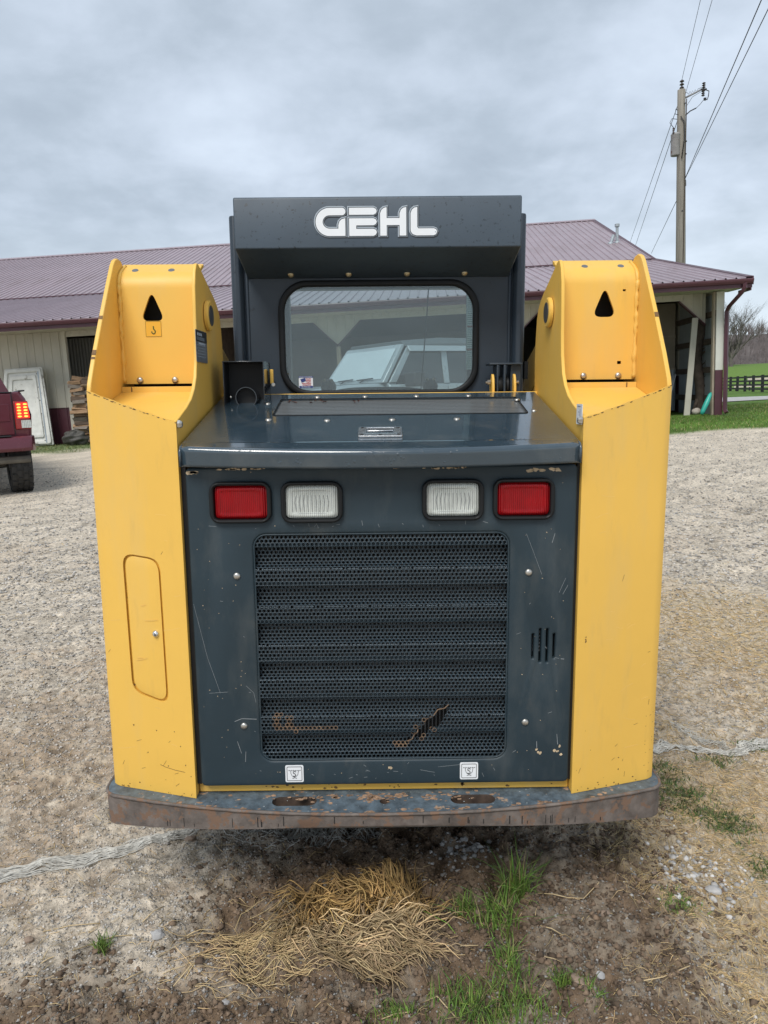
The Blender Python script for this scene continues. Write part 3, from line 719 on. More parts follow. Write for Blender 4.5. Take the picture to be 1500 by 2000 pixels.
# ---- bumper plate
def byf(X): return -.092 + .115 * (abs(X) / .77) ** 2.2
def bot(X): return .361 - max(0, abs(X) - .15) * .088
outl = []
for k in range(41):
    X = -.755 + 1.51 * k / 40; outl.append((X, byf(X)))
outl += [(.772, .030), (.783, .045), (.789, .065), (.791, .09), (.791, .30), (-.791, .30), (-.791, .09), (-.789, .065), (-.783, .045), (-.772, .030)]
slots = [outl, rr(-.246, -.026, .122, .046, .0225, 7), rr(.243, -.026, .122, .046, .0225, 7), circ(.001, -.032, .0135, 14)]
def fb(u, v, w):
    b = .361 - np.maximum(0, np.abs(u) - .15) * .088
    return (u, v, np.where(w > 0, .396, b))
bump = plate('bumper_plate', slots, .04, fb, [m_bump, m_bumprust, pm('shaded_slot_rust', (.075, .05, .036), .8, var=.5, scale=30)], loader, bev=0, auto=40)  # slot walls get a darker rust, shade of the holes put into it
for p in bump.data.polygons:
    if abs(p.normal.z) < .7: p.material_index = 2 if (abs(p.center.x) < .33 and byf(p.center.x) + .012 < p.center.y < .05) else 1
mb = MB()
for k in range(190):
    x_ = rnd.gauss(0, .16) if k % 3 else rnd.uniform(-.6, .6); y_ = rnd.gauss(-.012, .012) if k % 3 else byf(x_) + rnd.uniform(.004, .02)
    blot(mb, (x_, y_), rnd.uniform(.002, .0065), lambda u, v, w: (u, v, .3961 + w), el=1.7)
mb.build('rust_patches', pm('flaking_rust', (.30, .19, .12), .85, var=.6, scale=50), bump)['kind'] = 'stuff'
mb = MB()
for k in range(90): x_ = rnd.uniform(-.76, .76); blot(mb, (x_, byf(x_) + rnd.uniform(.008, .13)), rnd.uniform(.0008, .0025), lambda u, v, w: (u, v, .3961 + w))
mb.build('paint_nicks', pm('pale_nick', (.30, .33, .34), .6, var=.3), bump)['kind'] = 'stuff'
mb = MB()   # rolled worn rust band along the top edge
q = [(X, byf(X), .394) for X in [-.755 + 1.51 * k / 60 for k in range(61)]] + [(.772, .030, .394), (.783, .045, .394), (.789, .065, .394), (.791, .09, .394), (.791, .2, .394)]
q = [(-.791, .2, .394), (-.791, .09, .394), (-.789, .065, .394), (-.783, .045, .394), (-.772, .030, .394)] + q
mb.tube(q, [.0042 + .0012 * rnd.random() for _ in q], 6); mb.build('rolled_edge', m_bumprust, bump, smooth=True)
mb = MB()
for k in range(26):
    X = rnd.uniform(-.6, .6); z0 = bot(X) + .006; mb.box(X, X + rnd.uniform(.0012, .003), byf(X) - .0006, byf(X) + .004, z0, z0 + rnd.uniform(.008, .03))
mb.build('edge_gouges', m_engine, bump)['kind'] = 'stuff'
mb = MB(); mb.box(-.5165, .5165, .026, .046, .398, .4265); cb = mb.build('lower_crossbar', m_yel, loader, bevel=.002)
mb = MB()
for k in range(36): blot(mb, (rnd.choice([rnd.uniform(-.33, -.1), rnd.uniform(-.5, .5), .22]), rnd.uniform(.404, .424)), rnd.uniform(.0015, .004), lambda u, v, w: (u, .0255 - w, v), el=1.6)
mb.build('rust_flecks', m_dscr, cb)['kind'] = 'stuff'

# ---- lift towers
yo, yi = .075, -.004
def tower(s):
    left = s < 0
    mb = MB()
    outer = [(.081, .397), (.081, 1.509), (.088, 1.530), (.128, 1.597), (.205, 1.711), (.269, 1.801), (.318, 1.868), (.335, 1.884), (.358, 1.893), (.385, 1.890), (.42, 1.868), (.52, 1.70), (.60, 1.50), (.70, 1.2), (.70, .46), (.30, .397)]
    mb.prism(outer, .762, .774, lambda u, v, w: (s * w, u, v))
    inner = [(-.004, .397), (-.004, 1.431), (.05, 1.447), (.11, 1.465), (.165, 1.487), (.205, 1.515), (.232, 1.548), (.250, 1.60), (.258, 1.66), (.262, 1.73), (.268, 1.80), (.282, 1.845), (.298, 1.866), (.312, 1.870), (.33, 1.866), (.43, 1.828), (.50, 1.803), (.545, 1.782), (.575, 1.76), (.592, 1.73), (.606, 1.66), (.612, 1.60), (.607, 1.50), (.607, .44), (.3, .397)]
    mb.prism(inner, .5185, .5285, lambda u, v, w: (s * w, u, v))
    body = mb.build('lift_tower', m_yel, loader, bevel=.0022)
    # front plate, slanting back to the outer side, rounded onto the side plate
    def fp(u, v, w):   # u: 0 inner .. L outer
        t = np.clip(u / .2585, 0, 1.0)
        return (s * (.5185 + .2560 * t * .998), yi + (yo - yi) * t - w + .010 * np.clip((t - .9) / .1, 0, 1) ** 2, v)
    L_ = .2585; top = []
    for k in range(13):
        t = k / 12; top.append((L_ * t, 1.431 + (1.513 - 1.431) * t ** 1.1 + .0012 * sin(k * 2.4)))
    ou = [(0.0, .397)] + [(L_ * k / 12, .397 + .0 * k) for k in range(1, 13)] + top[::-1]
    lp = [ou]
    if left:
        dr = rpoly([(.181, 1.081), (.069, 1.070), (.067, .662), (.177, .689)], .036, 6)
        lp.append(dr)
    fpl = plate('front_plate', lp, .006, fp, m_yel, body, bev=0, auto=40, uc=[L_ * q for q in (.90, .925, .95, .975)])
    if left:
        c = (.124, .875)
        dd = [((u - c[0]) * .885 + c[0], (v - c[1]) * .972 + c[1]) for u, v in dr]
        ad = plate('access_door', [dd], .004, lambda u, v, w: fp(u, v, w - .001), m_yel, fpl, bev=.0012)
        back = [((u - c[0]) * 1.03 + c[0], (v - c[1]) * 1.01 + c[1]) for u, v in dr]
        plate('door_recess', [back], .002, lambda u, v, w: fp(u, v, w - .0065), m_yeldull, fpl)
        q = fp(np.array([.094]), np.array([.862]), np.array([.0])); q = (float(q[0][0]), float(q[1][0]), .862)
        dome('lock_cylinder', q, .0098, .011, m_chrome, fpl, (0, -1, 0))
        mb = MB(); mb.box(q[0] - .0012, q[0] + .0012, q[1] - .0118, q[1] - .010, q[2] - .004, q[2] + .004); mb.build('keyhole', m_ink, fpl)
    fP = lambda u, v, w: tuple(float(np.ravel(a)[0]) for a in fp(np.array([u]), np.array([v]), np.array([w + .0031])))
    # scratches and chips on the front plate
    mb = MB(); rg = random.Random(5 if left else 9)
    for k in range(12):
        u, v = rg.uniform(.01, .25), rg.choice([rg.uniform(.40, .60), rg.uniform(.40, 1.4)]); a = rg.uniform(-1.3, -.2) if left else rg.uniform(.1, 1.6); l = rg.uniform(.004, .020)
        scr(mb, [(u, v), (u + l * cos(a), v + l * sin(a))], .0009, fP)
    for k in range(20): blot(mb, (rg.uniform(.005, .25), .400 + rg.random() ** 4 * .20), rg.uniform(.001, .0028), fP, rg)
    if left: scr(mb, [(.03, .470), (.06, .472), (.09, .477), (.105, .482)], .0013, fP)
    else:
        for v in (.505, .515, .56, .59): scr(mb, [(.225, v), (.25, v + .008)], .0016, fP)
        for v in (.845, .838, .832): blot(mb, (.028, v), .0028, fP, rg)
    # bare metal along the top weld
    for k in range(30):
        t = rg.random(); blot(mb, (L_ * t, 1.429 + (1.513 - 1.431) * t ** 1.1 - rg.uniform(0, .002)), rg.uniform(.0008, .0018), fP, rg, el=3, ang=.3)
    mb.build('paint_scratches', m_dscr, fpl)['kind'] = 'stuff'
    mb = MB()
    for k in range(14):
        u, v = rg.uniform(.01, .24), rg.uniform(.5, 1.4); a = rg.uniform(-.3, .5); l = rg.uniform(.01, .06)
        scr(mb, [(u, v), (min(u + l * cos(a) * .5, .25), v + l * sin(a) * .7), (min(u + l * cos(a), .255), v + l * sin(a))], .0010, fP)
    mb.build('pale_scuffs', pm('pale_yellow_scuff', (.80, .52, .16), .5, var=.1), fpl)['kind'] = 'stuff'
    mb = MB()
    for (u, v) in ([(.1285, 1.598), (.138, 1.613), (.205, 1.711)] if left else [(.20, 1.705), (.145, 1.62)]):
        e_ = .0052 * (1 + .6 * sin(v * 90)); du = e_ * .62
        mb.hexa([(s * .7625, u - du - .0007, v - e_), (s * .7735, u - du - .0007, v - e_), (s * .7735, u - du + .002, v - e_), (s * .7625, u - du + .002, v - e_), (s * .7630, u + du - .0007, v + e_), (s * .7730, u + du - .0007, v + e_), (s * .7730, u + du + .002, v + e_), (s * .7630, u + du + .002, v + e_)])
    mb.build('edge_chips', m_dscr, body)['kind'] = 'stuff'
    # recessed back plate with the triangular lifting eye
    tri = rpoly([(s * .664, 1.793), (s * .688 if left else s * .690, 1.712), (s * .640 if left else s * .640, 1.712)], .0001)
    cx0 = s * .6645
    tri = rpoly([(cx0, 1.800), (cx0 - .036, 1.712), (cx0 + .036, 1.712)], .027, 6)
    lp = [[(s * .5275, 1.531), (s * .7615, 1.531), (s * .7615, 1.925), (s * .5275, 1.925)], tri]
    if not left: lp += [rr(.721, 1.788, .009, .006, .001, 2), rr(.714, 1.580, .012, .009, .001, 2)]
    def fbk(u, v, w):
        a = np.clip((v - 1.805) / .062, 0, 1) * radians(62); e = np.maximum(v - 1.867, 0); R_ = .0573
        y = .344 + R_ * (1 - np.cos(a)) + e * sin(radians(62)); z = np.minimum(v, 1.805) + R_ * np.sin(a) + e * cos(radians(62))
        return (u, y - w * np.cos(a), z + w * np.sin(a))
    bp = plate('back_plate', lp, .008, fbk, m_yel, body, auto=50, vc=[1.805 + .062 * q / 10 for q in range(11)])
    mb = MB()
    def arcf(u, v):
        if v < .6:
            a = v / .6 * radians(78); y = .340 + .05 * (1 - cos(a)); z = 1.815 + .05 * sin(a) * 1.05
        else:
            a = radians(78); t = (v - .6) / .4; y = .340 + .05 * (1 - cos(a)) + .10 * t; z = 1.815 + .0525 * sin(a) + .018 * t
        return (s * (.5275 + .234 * u), y, z)
    arcf = lambda u, v: tuple(float(np.ravel(a)[0]) for a in fbk(np.array([s * (.5275 + .234 * u)]), np.array([1.805 + .13 * v]), np.array([.004])))
    for x in (.612, .719):
        q = arcf((x - .5275) / .234, .515); mb = MB(); mb.lathe([(.0095, -.002), (.0095, .0012), (.001, .0014)], q, (0, -.60, .80), 14); mb.build('rubber_plug', pm('grey_plug', (.12, .13, .14), .5) if 'grey_plug' not in bpy.data.materials else bpy.data.materials['grey_plug'], body)
    for x in (.6085, .7125): dome('carriage_bolt', (s * x, .340, 1.5415), .0100, .007, m_steel, body)
    # weld beads beside the back plate
    mb = MB(); rg2 = random.Random(11)
    for X, r in ((.7585, .0068), (.5300, .0045)):
        q = [(s * (X + rg2.uniform(-.0018, .0018)), .339, 1.535 + .0097 * k) for k in range(30)]
        mb.tube(q, [r * rg2.uniform(.55, 1.3) for _ in q], 7)
        q = [(s * X, arcf(0, .1 * k)[1] - .001, arcf(0, .1 * k)[2]) for k in range(9)]; mb.tube(q, [r * rg2.uniform(.6, 1) for _ in q], 7)
        mb.build('weld_bead', m_yel, body, smooth=True); mb = MB()
    # sloping floor and its slotted upstand
    mb = MB(); mb.hexa([(s * .5275, .004, 1.430), (s * .7615, .092, 1.448), (s * .7615, .318, 1.503), (s * .5275, .318, 1.503), (s * .5275, .004, 1.434), (s * .7615, .092, 1.452), (s * .7615, .318, 1.507), (s * .5275, .318, 1.507)])
    mb.box(min(s * .5275, s * .7615), max(s * .5275, s * .7615), .3181, .322, 1.500, 1.5225); mb.build('tower_floor', m_yel, body, bevel=.001)
    mb = MB()
    for x in (.552, .732): mb = MB(); mb.box(s * x - .0015, s * x + .0015, .3165, .3180, 1.508, 1.5215); mb.build('floor_slot', m_dscr, body)
    mb = MB(); mb.box(min(s * .5275, s * .7615), max(s * .5275, s * .7615), .36, .60, 1.40, 1.42); mb.box(min(s * .53, s * .76), max(s * .53, s * .76), .43, .44, 1.45, 1.82); mb.build('tower_inside_shade', m_engine, body)  # dark liner plate added to paint the shade behind the lifting eye
    # pivot boss on the inner plate
    mb = MB(); mb.lathe([(.044, 0), (.044, .009), (.040, .012), (.034, .012)], (s * .516, .392, 1.7315), (-s, 0, 0), 28); bo = mb.build('pivot_boss', m_yel, body, auto=30)
    mb = MB(); mb.lathe([(.030, .0), (.030, .0135), (.001, .0138)], (s * .516, .392, 1.7315), (-s, 0, 0), 24); mb.build('pivot_pin', pm('greasy_pin', (.10, .10, .10), .45, metal=.5) if 'greasy_pin' not in bpy.data.materials else bpy.data.materials['greasy_pin'], bo)
    mb = MB(); mb.lathe([(.0105, 0), (.0105, .006), (.007, .011), (.0005, .012)], (s * .516, .002 if left else -.0, 1.424), (-s, 0, 0), 6); mb.build('hex_bolt', m_steel, body)
    # lift arm running forward beside the cab
    mb = MB(); mb.prism([(.45, 1.66), (.50, 1.78), (1.3, 1.50), (2.25, .80), (2.45, .34), (2.30, .30), (2.10, .70), (1.25, 1.36)], .565, .725, lambda u, v, w: (s * w, u, v)); mb.build('lift_arm', m_yel, body, bevel=.004)
    return body, fpl
tl, _ = tower(-1); tr, _ = tower(1)
# decals on the towers
d = plate('hook_decal', [rr(-.664, 1.690, .048, .046, .002, 2)], .0006, XZ(.3397), pm('decal_yellow', (.80, .42, .03), .3, var=.03), tl)
plate('decal_frame', [rr(-.664, 1.690, .046, .044, .001, 2), rr(-.664, 1.690, .0445, .0425, .001, 2)], .0006, XZ(.3392), pm('olive_print', (.12, .11, .03), .5), d)
mb = MB(); mb.tube([(-.664, .3388, 1.698), (-.6635, .3388, 1.690), (-.659, .3388, 1.685), (-.6595, .3388, 1.679), (-.664, .3388, 1.676), (-.669, .3388, 1.679), (-.6695, .3388, 1.683)], .0016, 5); mb.build('hook_symbol', pm('green_print', (.05, .10, .03), .5), d)
fI = lambda x: (lambda u, v, w: (x + w, u, v))
dp = plate('data_plate', [rr(.298, 1.635, .135, .090, .003, 3)], .001, fI(-.5155), m_silv, tl)
mb = MB(); mb.box(-.5147, -.5141, .232, .364, 1.648, 1.679); mb.build('plate_header', m_ink, dp)
mb = MB()
for k, (a, b) in enumerate(((.246, .262), (.268, .282), (.287, .300))): mb.box(-.5140, -.5136, a, b, 1.664, 1.672)
for k in range(4): mb.box(-.5140, -.5136, .24, .33, 1.652 + k * .0025, 1.6528 + k * .0025)
mb.build('plate_header_print', m_pale, dp)
mb = MB()
for k in range(5): mb.box(-.5148, -.5143, .245, .345, 1.637 - k * .008, 1.6385 - k * .008)
mb.box(-.5148, -.5143, .26, .34, 1.640, 1.646); mb.build('plate_text', m_pale, dp)
sk = plate('white_sticker', [rr(.024, 1.4385, .056, .052, .002, 2)], .0008, fI(.5155), m_white, tr)
mb = MB(); mb.box(.5145, .5149, .014, .042, 1.458, 1.4595); mb.box(.5145, .5149, .014, .042, 1.418, 1.4195); mb.box(.5145, .5149, .026, .030, 1.443, 1.445); mb.box(.5145, .5149, .016, .0175, 1.425, 1.452); mb.build('sticker_print', m_navy, sk)

# ---- cab
cabm = []
def sidex(z): return .497
mb = MB()
zt = 2.055
for s in (-1, 1):
    # rounded rear corner posts (vertical fluting either side of the back panel)
    if s > 0: mb.build('cab_post', m_cab, loader, bevel=.003); mb = MB()
    mb.prism([(s * .459, .722), (s * .462, .700), (s * .470, .690), (s * .484, .688), (s * .495, .695), (s * .500, .712), (s * .500, 1.80), (s * .470, 1.80), (s * .470, .80), (s * .459, .80)], 1.30, 2.085, lambda u, v, w: (u, v, w))
    mb.prism([(s * .443, .7215), (s * .447, .716), (s * .453, .716), (s * .4585, .7215)], 1.40, 2.0, lambda u, v, w: (u, v, w))
mb.build('cab_post', m_cab, loader, bevel=.003); mb = MB(); mb.box(-.458, .458, .735, .745, 1.30, 1.49); cab = mb.build('cab', m_cab, loader, bevel=.001)
gw, gh, gcz = .690, .392, 1.682
wl = rr(0, gcz, gw - .03, gh - .03, .085, 9)
bpn = plate('cab_back_panel', [[(-.459, 1.30), (.459, 1.30), (.459, 2.05), (-.459, 2.05)], wl], .006, XZ(.7255), m_cab, cab)
plate('window_gasket', [rr(0, gcz, gw, gh, .10, 10), rr(0, gcz, gw - .044, gh - .044, .082, 10)], .022, XZ(.716), m_rub, bpn, bev=.008)
mb = MB(); pane_loop = rr(0, gcz, gw - .036, gh - .036, .084, 8)
mb.prism(pane_loop, -.002, .002, lambda u, v, w: (u, .7165 + w, v)); pane = mb.build('window_pane', m_glass, bpn)
# visor
vz = [(.500, 1.943), (.500, 2.088), (.503, 2.095), (.520, 2.099), (1.80, 2.105), (1.80, 2.06), (.74, 2.045), (.722, 1.885), (.66, 1.903)]
mb = MB(); mb.prism([(y, z) for y, z in vz], -.4455, .4455, lambda u, v, w: (w, u, v)); vis = mb.build('cab_visor', m_visor, cab, bevel=.0035)
for x in (-.295, -.100, .097, .291): dome('visor_bolt', (x, .7215, 1.9175 - .034), .0098, .006, m_brass, vis) if False else dome('visor_bolt', (x, .6905, 1.8945), .0105, .008, m_brass, vis, (0, -.9, -.45))
# logo: pale outline, dark inline, white letters, built of swept strokes
def stroke(pts, w, x0, z0, k, cap0=False, cap1=False):
    """ribbon polygon in XZ; returns a list of convex quads"""
    P_ = [Vector(p) for p in pts]; L_, R_ = [], []
    for i, p in enumerate(P_):
        t0 = (P_[i] - P_[i - 1]).normalized() if i else None; t1 = (P_[i + 1] - P_[i]).normalized() if i < len(P_) - 1 else None
        if t0 is None: t0 = t1
        if t1 is None: t1 = t0
        n0 = Vector((-t0.y, t0.x)); n1 = Vector((-t1.y, t1.x)); n_ = (n0 + n1).normalized(); c_ = max(n_.dot(n0), .35)
        L_.append(p + n_ * w / 2 / c_); R_.append(p - n_ * w / 2 / c_)
    return L_, R_
def arcp(cx, cy, r, a0, a1, n=8): return [(cx + r * cos(radians(a0 + (a1 - a0) * i / n)), cy + r * sin(radians(a0 + (a1 - a0) * i / n))) for i in range(n + 1)]
# units of the picture crop: x 70..1400, y 80..400 ; width of strokes about 80
def letters():
    Lt = []
    # G
    g = [(370, 137), (235, 137)] + [(x, y) for x, y in [(235 + 112 * cos(radians(a)), 243 - 106 * sin(radians(a))) for a in range(100, 270, 10)]] + [(235, 349), (330, 349), (402, 349)]
    Lt.append(('s', g, 76)); Lt.append(('c', (368, 137), 38)); Lt.append(('p', [(328, 320), (328, 275), (340, 238), (365, 215), (403, 206), (403, 385), (328, 385)]))
    # E
    Lt.append(('p', [(444, 100), (705, 100), (730, 112), (741, 137), (730, 160), (705, 172), (444, 172)]))
    Lt.append(('p', [(444, 208), (705, 208), (730, 220), (741, 244), (730, 268), (705, 280), (520, 280), (520, 316), (705, 316), (730, 326), (741, 350), (730, 376), (705, 388), (444, 388)]))
    # H
    Lt.append(('p', [(776, 388), (776, 160), (790, 125), (815, 104), (846, 98), (846, 208), (984, 208), (984, 160), (998, 125), (1023, 104), (1056, 98), (1056, 388), (984, 388), (984, 280), (846, 280), (846, 388)]))
    # L
    Lt.append(('p', [(1102, 330), (1102, 160), (1116, 125), (1141, 104), (1174, 98), (1174, 300), (1185, 316), (1350, 316), (1376, 326), (1387, 350), (1376, 376), (1350, 388), (1165, 388), (1125, 375), (1106, 350)]))
    return Lt
def logo(parent, grow, y, mat, name, dx=0, dy=0, t=.0006):
    k = .3886 / 1500 * (1500 / 1318); k = .389 / (1400 - 72)
    f2 = lambda px, py: (-.196 + (px + dx - 72) * k * .985, 2.0665 - (py + dy - 82) * k * .985)
    mb = MB()
    for q_, it in enumerate(letters()):
        tt = t + .00004 * q_
        if it[0] == 'c':
            c = f2(*it[1]); mb.prism(circ(c[0], c[1], (it[2] + grow) * k, 16), 0, tt, lambda u, v, w: (u, y - w, v))
        elif it[0] == 's':
            L_, R_ = stroke([Vector(p) for p in it[1]], it[2] + 2 * grow, 0, 0, k)
            a = [f2(*p) for p in L_]; b = [f2(*p) for p in R_]
            for i in range(len(a) - 1): mb.prism([a[i], b[i], b[i + 1], a[i + 1]], 0, tt + 2e-6 * i, lambda u, v, w: (u, y - w, v))
        else:
            P_ = [Vector(p) for p in it[1]]
            if grow:
                n_ = len(P_); A = sum(P_[i - 1].x * P_[i].y - P_[i].x * P_[i - 1].y for i in range(n_)); sg = 1 if A > 0 else -1; Q = []
                for i in range(n_):
                    d0 = (P_[i] - P_[i - 1]).normalized(); d1 = (P_[(i + 1) % n_] - P_[i]).normalized()
                    n0 = Vector((d0.y, -d0.x)) * sg; n1 = Vector((d1.y, -d1.x)) * sg; nn_ = (n0 + n1).normalized(); c_ = max(nn_.dot(n0), .5)
                    Q.append(P_[i] + nn_ * grow / c_)
                P_ = Q
            mb.prism([f2(*p) for p in P_], 0, tt, lambda u, v, w: (u, y - w, v))
    return mb.build(name, mat, parent)
lg = logo(vis, 17, .4995, m_ink, 'logo_shadow', dx=2, dy=4, t=.0004)
logo(vis, 15, .4990, m_pale, 'logo_outline', dx=-3, dy=-3, t=.0004)
logo(vis, 8, .4985, pm('logo_inline', (.03, .045, .055), .4), 'logo_inline', t=.0004)
logo(vis, 0, .4980, m_white, 'logo_letters', t=.0004)
mb = MB(); mb.prism(circ(.1785, 1.9885, .0022, 10), 0, .0003, lambda u, v, w: (u, .4974 - w, v)); mb.build('registered_mark', m_pale, vis)
# cab sides: perforated side screens, roof lining, front frame
m_screen = pm('cab_side_screen', (.030, .038, .045), .6, var=.2, scale=30)
for s in (-1, 1):
    lps = [[(.80, .60), (1.80, .60), (1.80, 2.06), (.80, 2.06)]]
    for i in range(8):
        for j in range(9): lps.append(rr(.885 + i * .118, 1.15 + j * .098, .088, .068, .015, 2))
    plate('side_screen', lps, .004, (lambda s: (lambda u, v, w: (s * .492 + w, u, v)))(s), m_screen, cab)
mb = MB(); mb.box(-.468, .468, 1.74, 1.80, 1.985, 2.055); mb.box(-.468, -.425, 1.74, 1.80, .5, 1.984); mb.box(.425, .468, 1.74, 1.80, .5, 1.984); mb.box(-.424, .424, 1.74, 1.80, .5, .8); mb.build('cab_front_frame', m_cab, cab, bevel=.004)
mb = MB(); mb.box(-.468, .468, .74, 1.739, .56, .62); mb.build('cab_floor', m_engine, cab)
# seat, lap bar pads and side pods
mb = MB()
def seat(u, v):
    a = (u - .5) * 2; return (a * .235, 1.10 + .05 * v + .02 * a * a, 1.08 + .43 * v * (1 - .12 * a ** 4))
mb.grid(seat, 16, 8); st = mb.build('seat_back', m_rub, cab, smooth=True); st.modifiers.new('s', 'SOLIDIFY').thickness = .09
mb = MB(); mb.box(-.24, .24, 1.12, 1.55, .98, 1.08); mb.build('seat_cushion', m_rub, cab, bevel=.03, seg=3)
for s, x in ((-1, -.235), (1, .235)):
    mb = MB(); mb.tube([(x, 1.60, 1.05), (x, 1.60, 1.40), (x, 1.58, 1.50)], [.02, .02, .032], 10); mb.sphere((x, 1.57, 1.525), .036, (1, 1, 1.05), 10, 8); cl = mb.build('control_lever', m_rub, cab, smooth=True)
    mb = MB(); mb.sphere((x - .016, 1.535, 1.555), .008); mb.sphere((x + .016, 1.535, 1.555), .008); mb.build('lever_buttons', m_chip, cl)
mb = MB(); mb.tube([(.191, 1.0, 1.905), (.184, 1.0, 1.80), (.172, 1.0, 1.65), (.158, 1.0, 1.48)], .0022, 5); mb.sphere((.190, 1.0, 1.898), .006); mb.build('radio_cable', m_ink, cab)
# stickers on and behind the pane
fl = MB(); fl.box(-.2805, -.2315, .7140, .7145, 1.5175, 1.5565); fo = fl.build('flag_sticker', m_white, pane)
mb = MB(); mb.box(-.2805, -.2315, .7133, .7139, 1.5515, 1.5570); mb.box(-.2790, -.2320, .7133, .7139, 1.5170, 1.5240); mb.add([(-.275, .7132, 1.547), (-.258, .7132, 1.5515), (-.256, .7132, 1.5405), (-.271, .7132, 1.5350)], [(0, 1, 2, 3)]); mb.build('sticker_blue', m_navy, fo)
mb = MB()
for k in range(5):
    z = 1.549 - k * .0052; x0 = -.256 if k < 3 else -.270 + (k - 3) * .002
    for i in range(8):
        xa = x0 + (-.238 - x0) * i / 8; xb = x0 + (-.238 - x0) * (i + 1) / 8
        mb.add([(xa, .7131, z + .0008 * sin(i * 1.3)), (xb, .7131, z + .0008 * sin(i * 1.3 + 1.3)), (xb, .7131, z - .0024 + .0008 * sin(i * 1.3 + 1.3)), (xa, .7131, z - .0024 + .0008 * sin(i * 1.3))], [(0, 1, 2, 3)])
mb.build('flag_stripes', m_redp, fo)
def text(name, s, size, f, mat, parent, align='CENTER'):
    cu = bpy.data.curves.new(name, 'FONT'); cu.body = s; cu.size = size; cu.align_x = align; cu.extrude = .00015; cu.resolution_u = 3
    ob = bpy.data.objects.new(name + '_c', cu); COL.objects.link(ob); bpy.context.view_layer.update()
    me = bpy.data.meshes.new_from_object(ob.evaluated_get(bpy.context.evaluated_depsgraph_get())); bpy.data.objects.remove(ob)
    for v in me.vertices: v.co = f(*v.co)
    me.materials.clear(); me.materials.append(mat); return link(name, me, parent)
text('sticker_text', 'MADE WITH PRIDE', .0052, lambda u, v, w: (-.256 + u, .7130 - w, 1.5525 + v), m_white, fo)
text('sticker_text', 'IN THE USA', .0058, lambda u, v, w: (-.256 + u, .7130 - w, 1.5185 + v), m_white, fo)
ws = plate('safety_sticker', [rr(.318, 1.700, .030, .250, .002, 2)], .0006, XZ(.7225), pm('sticker_paper', (.62, .68, .66), .5), bpn)
mb = MB()
for k in range(34):
    z = 1.582 + k * .007; mb.box(.306, .306 + rnd.uniform(.010, .024), .7210, .7216, z, z + .0020)
mb.build('sticker_lines', pm('sticker_grey_ink', (.20, .24, .24), .6), ws)
mb = MB(); mb.box(.304, .331, .7205, .7209, 1.640, 1.646); mb.box(.305, .331, .7205, .7209, 1.718, 1.724); mb.build('sticker_red_bands', pm('faded_red', (.40, .16, .14), .6), ws)
# cab pivot bracket on the right
mb = MB(); mb.box(.366, .476, .60, .69, 1.586, 1.592); mb.box(.391, .397, .60, .69, 1.47, 1.5855); mb.box(.414, .421, .60, .69, 1.47, 1.5855); mb.box(.440, .474, .62, .69, 1.47, 1.5855)
hb = mb.build('cab_mount', m_cab, loader, bevel=.0015)
mb = MB(); mb.lathe([(.030, 0), (.034, .008), (.034, .022), (.030, .030)], (.388, .64, 1.515), (1, 0, 0), 24); mb.lathe([(.036, 0), (.036, .008)], (.425, .64, 1.515), (1, 0, 0), 24); mb.build('rubber_mount', m_rub, hb, auto=30)
for x in (.374, .446):
    mb = MB(); mb.prism([(.585, 1.4965), (.585, 1.512), (.592, 1.540), (.602, 1.553), (.612, 1.556), (.63, 1.54), (.65, 1.51), (.65, 1.4965)], x, x + .008, lambda u, v, w: (w, u, v)); mb.build('mount_ear', m_yel, hb, bevel=.0012)
mb = MB(); mb.lathe([(.0085, 0), (.0085, .010), (.004, .010), (.004, .016)], (.372, .615, 1.5285), (-1, 0, 0), 6); mb.lathe([(.005, 0), (.005, .012)], (.4545, .615, 1.5285), (1, 0, 0), 6); mb.build('mount_bolt', m_steel, hb)
mb = MB(); mb.tube([(.498, .78, 1.49), (.51, .76, 1.56)], .008, 6); mb.box(.502, .514, .70, .74, 1.54, 1.60); mb.build('arm_hose', m_rub, hb)
# ---- chassis, wheels and bucket (mostly hidden)
mb = MB(); mb.box(-.50, .50, .55, 1.95, .22, .55); mb.box(-.50, .50, .07, .55, .365, .397); mb.build('chassis', m_engine, loader)
mb = MB(); mb.box(-.513, .513, .548, .558, .56, 1.455); mb.build('firewall', m_engine, loader)
def wheel_mesh():
    w = MB(); n = 30; R_, wd = .375, .25
    for i, (r, x) in enumerate(((.20, -.10), (.30, -.122), (.352, -.115), (R_ - .012, -.09), (R_ - .012, .09), (.352, .115), (.30, .122), (.20, .10))):
        for k in range(n): w.v.append((x, r * cos(2 * pi * k / n), r * sin(2 * pi * k / n)))
    for i in range(7):
        for k in range(n): w.f.append((i * n + k, i * n + (k + 1) % n, (i + 1) * n + (k + 1) % n, (i + 1) * n + k)); w.m.append(0)
    for k in range(20):
        for s in (-1, 1):
            a = 2 * pi * (k + (.5 if s > 0 else 0)) / 20; p = []
            for da, x in ((-.05, s * .118), (.05, s * .118), (.17, s * .01), (.07, s * .01)):
                p.append((x, (R_ - .02) * cos(a + da), (R_ - .02) * sin(a + da)))
            for da, x in ((-.05, s * .118), (.05, s * .118), (.17, s * .01), (.07, s * .01)):
                p.append((x, (R_ + .008) * cos(a + da), (R_ + .008) * sin(a + da)))
            w.hexa(p)
    return w.mesh('tyre', m_tyre)
wm = wheel_mesh(); rm = MB(); rm.lathe([(.05, -.02), (.19, -.02), (.205, .05), (.205, -.08), (.19, -.08), (.05, -.06)], (0, 0, 0), (1, 0, 0), 24); rmm = rm.mesh('rim', m_yeldull)
for y, z in ((.97, .385), (1.98, .425)):
    for s in (-1, 1):
        w_ = link('wheel', rmm, loader); w_.location = (s * .635, y, z)
        if s < 0: w_.rotation_euler = (0, 0, pi)
        link('tyre', wm, w_)
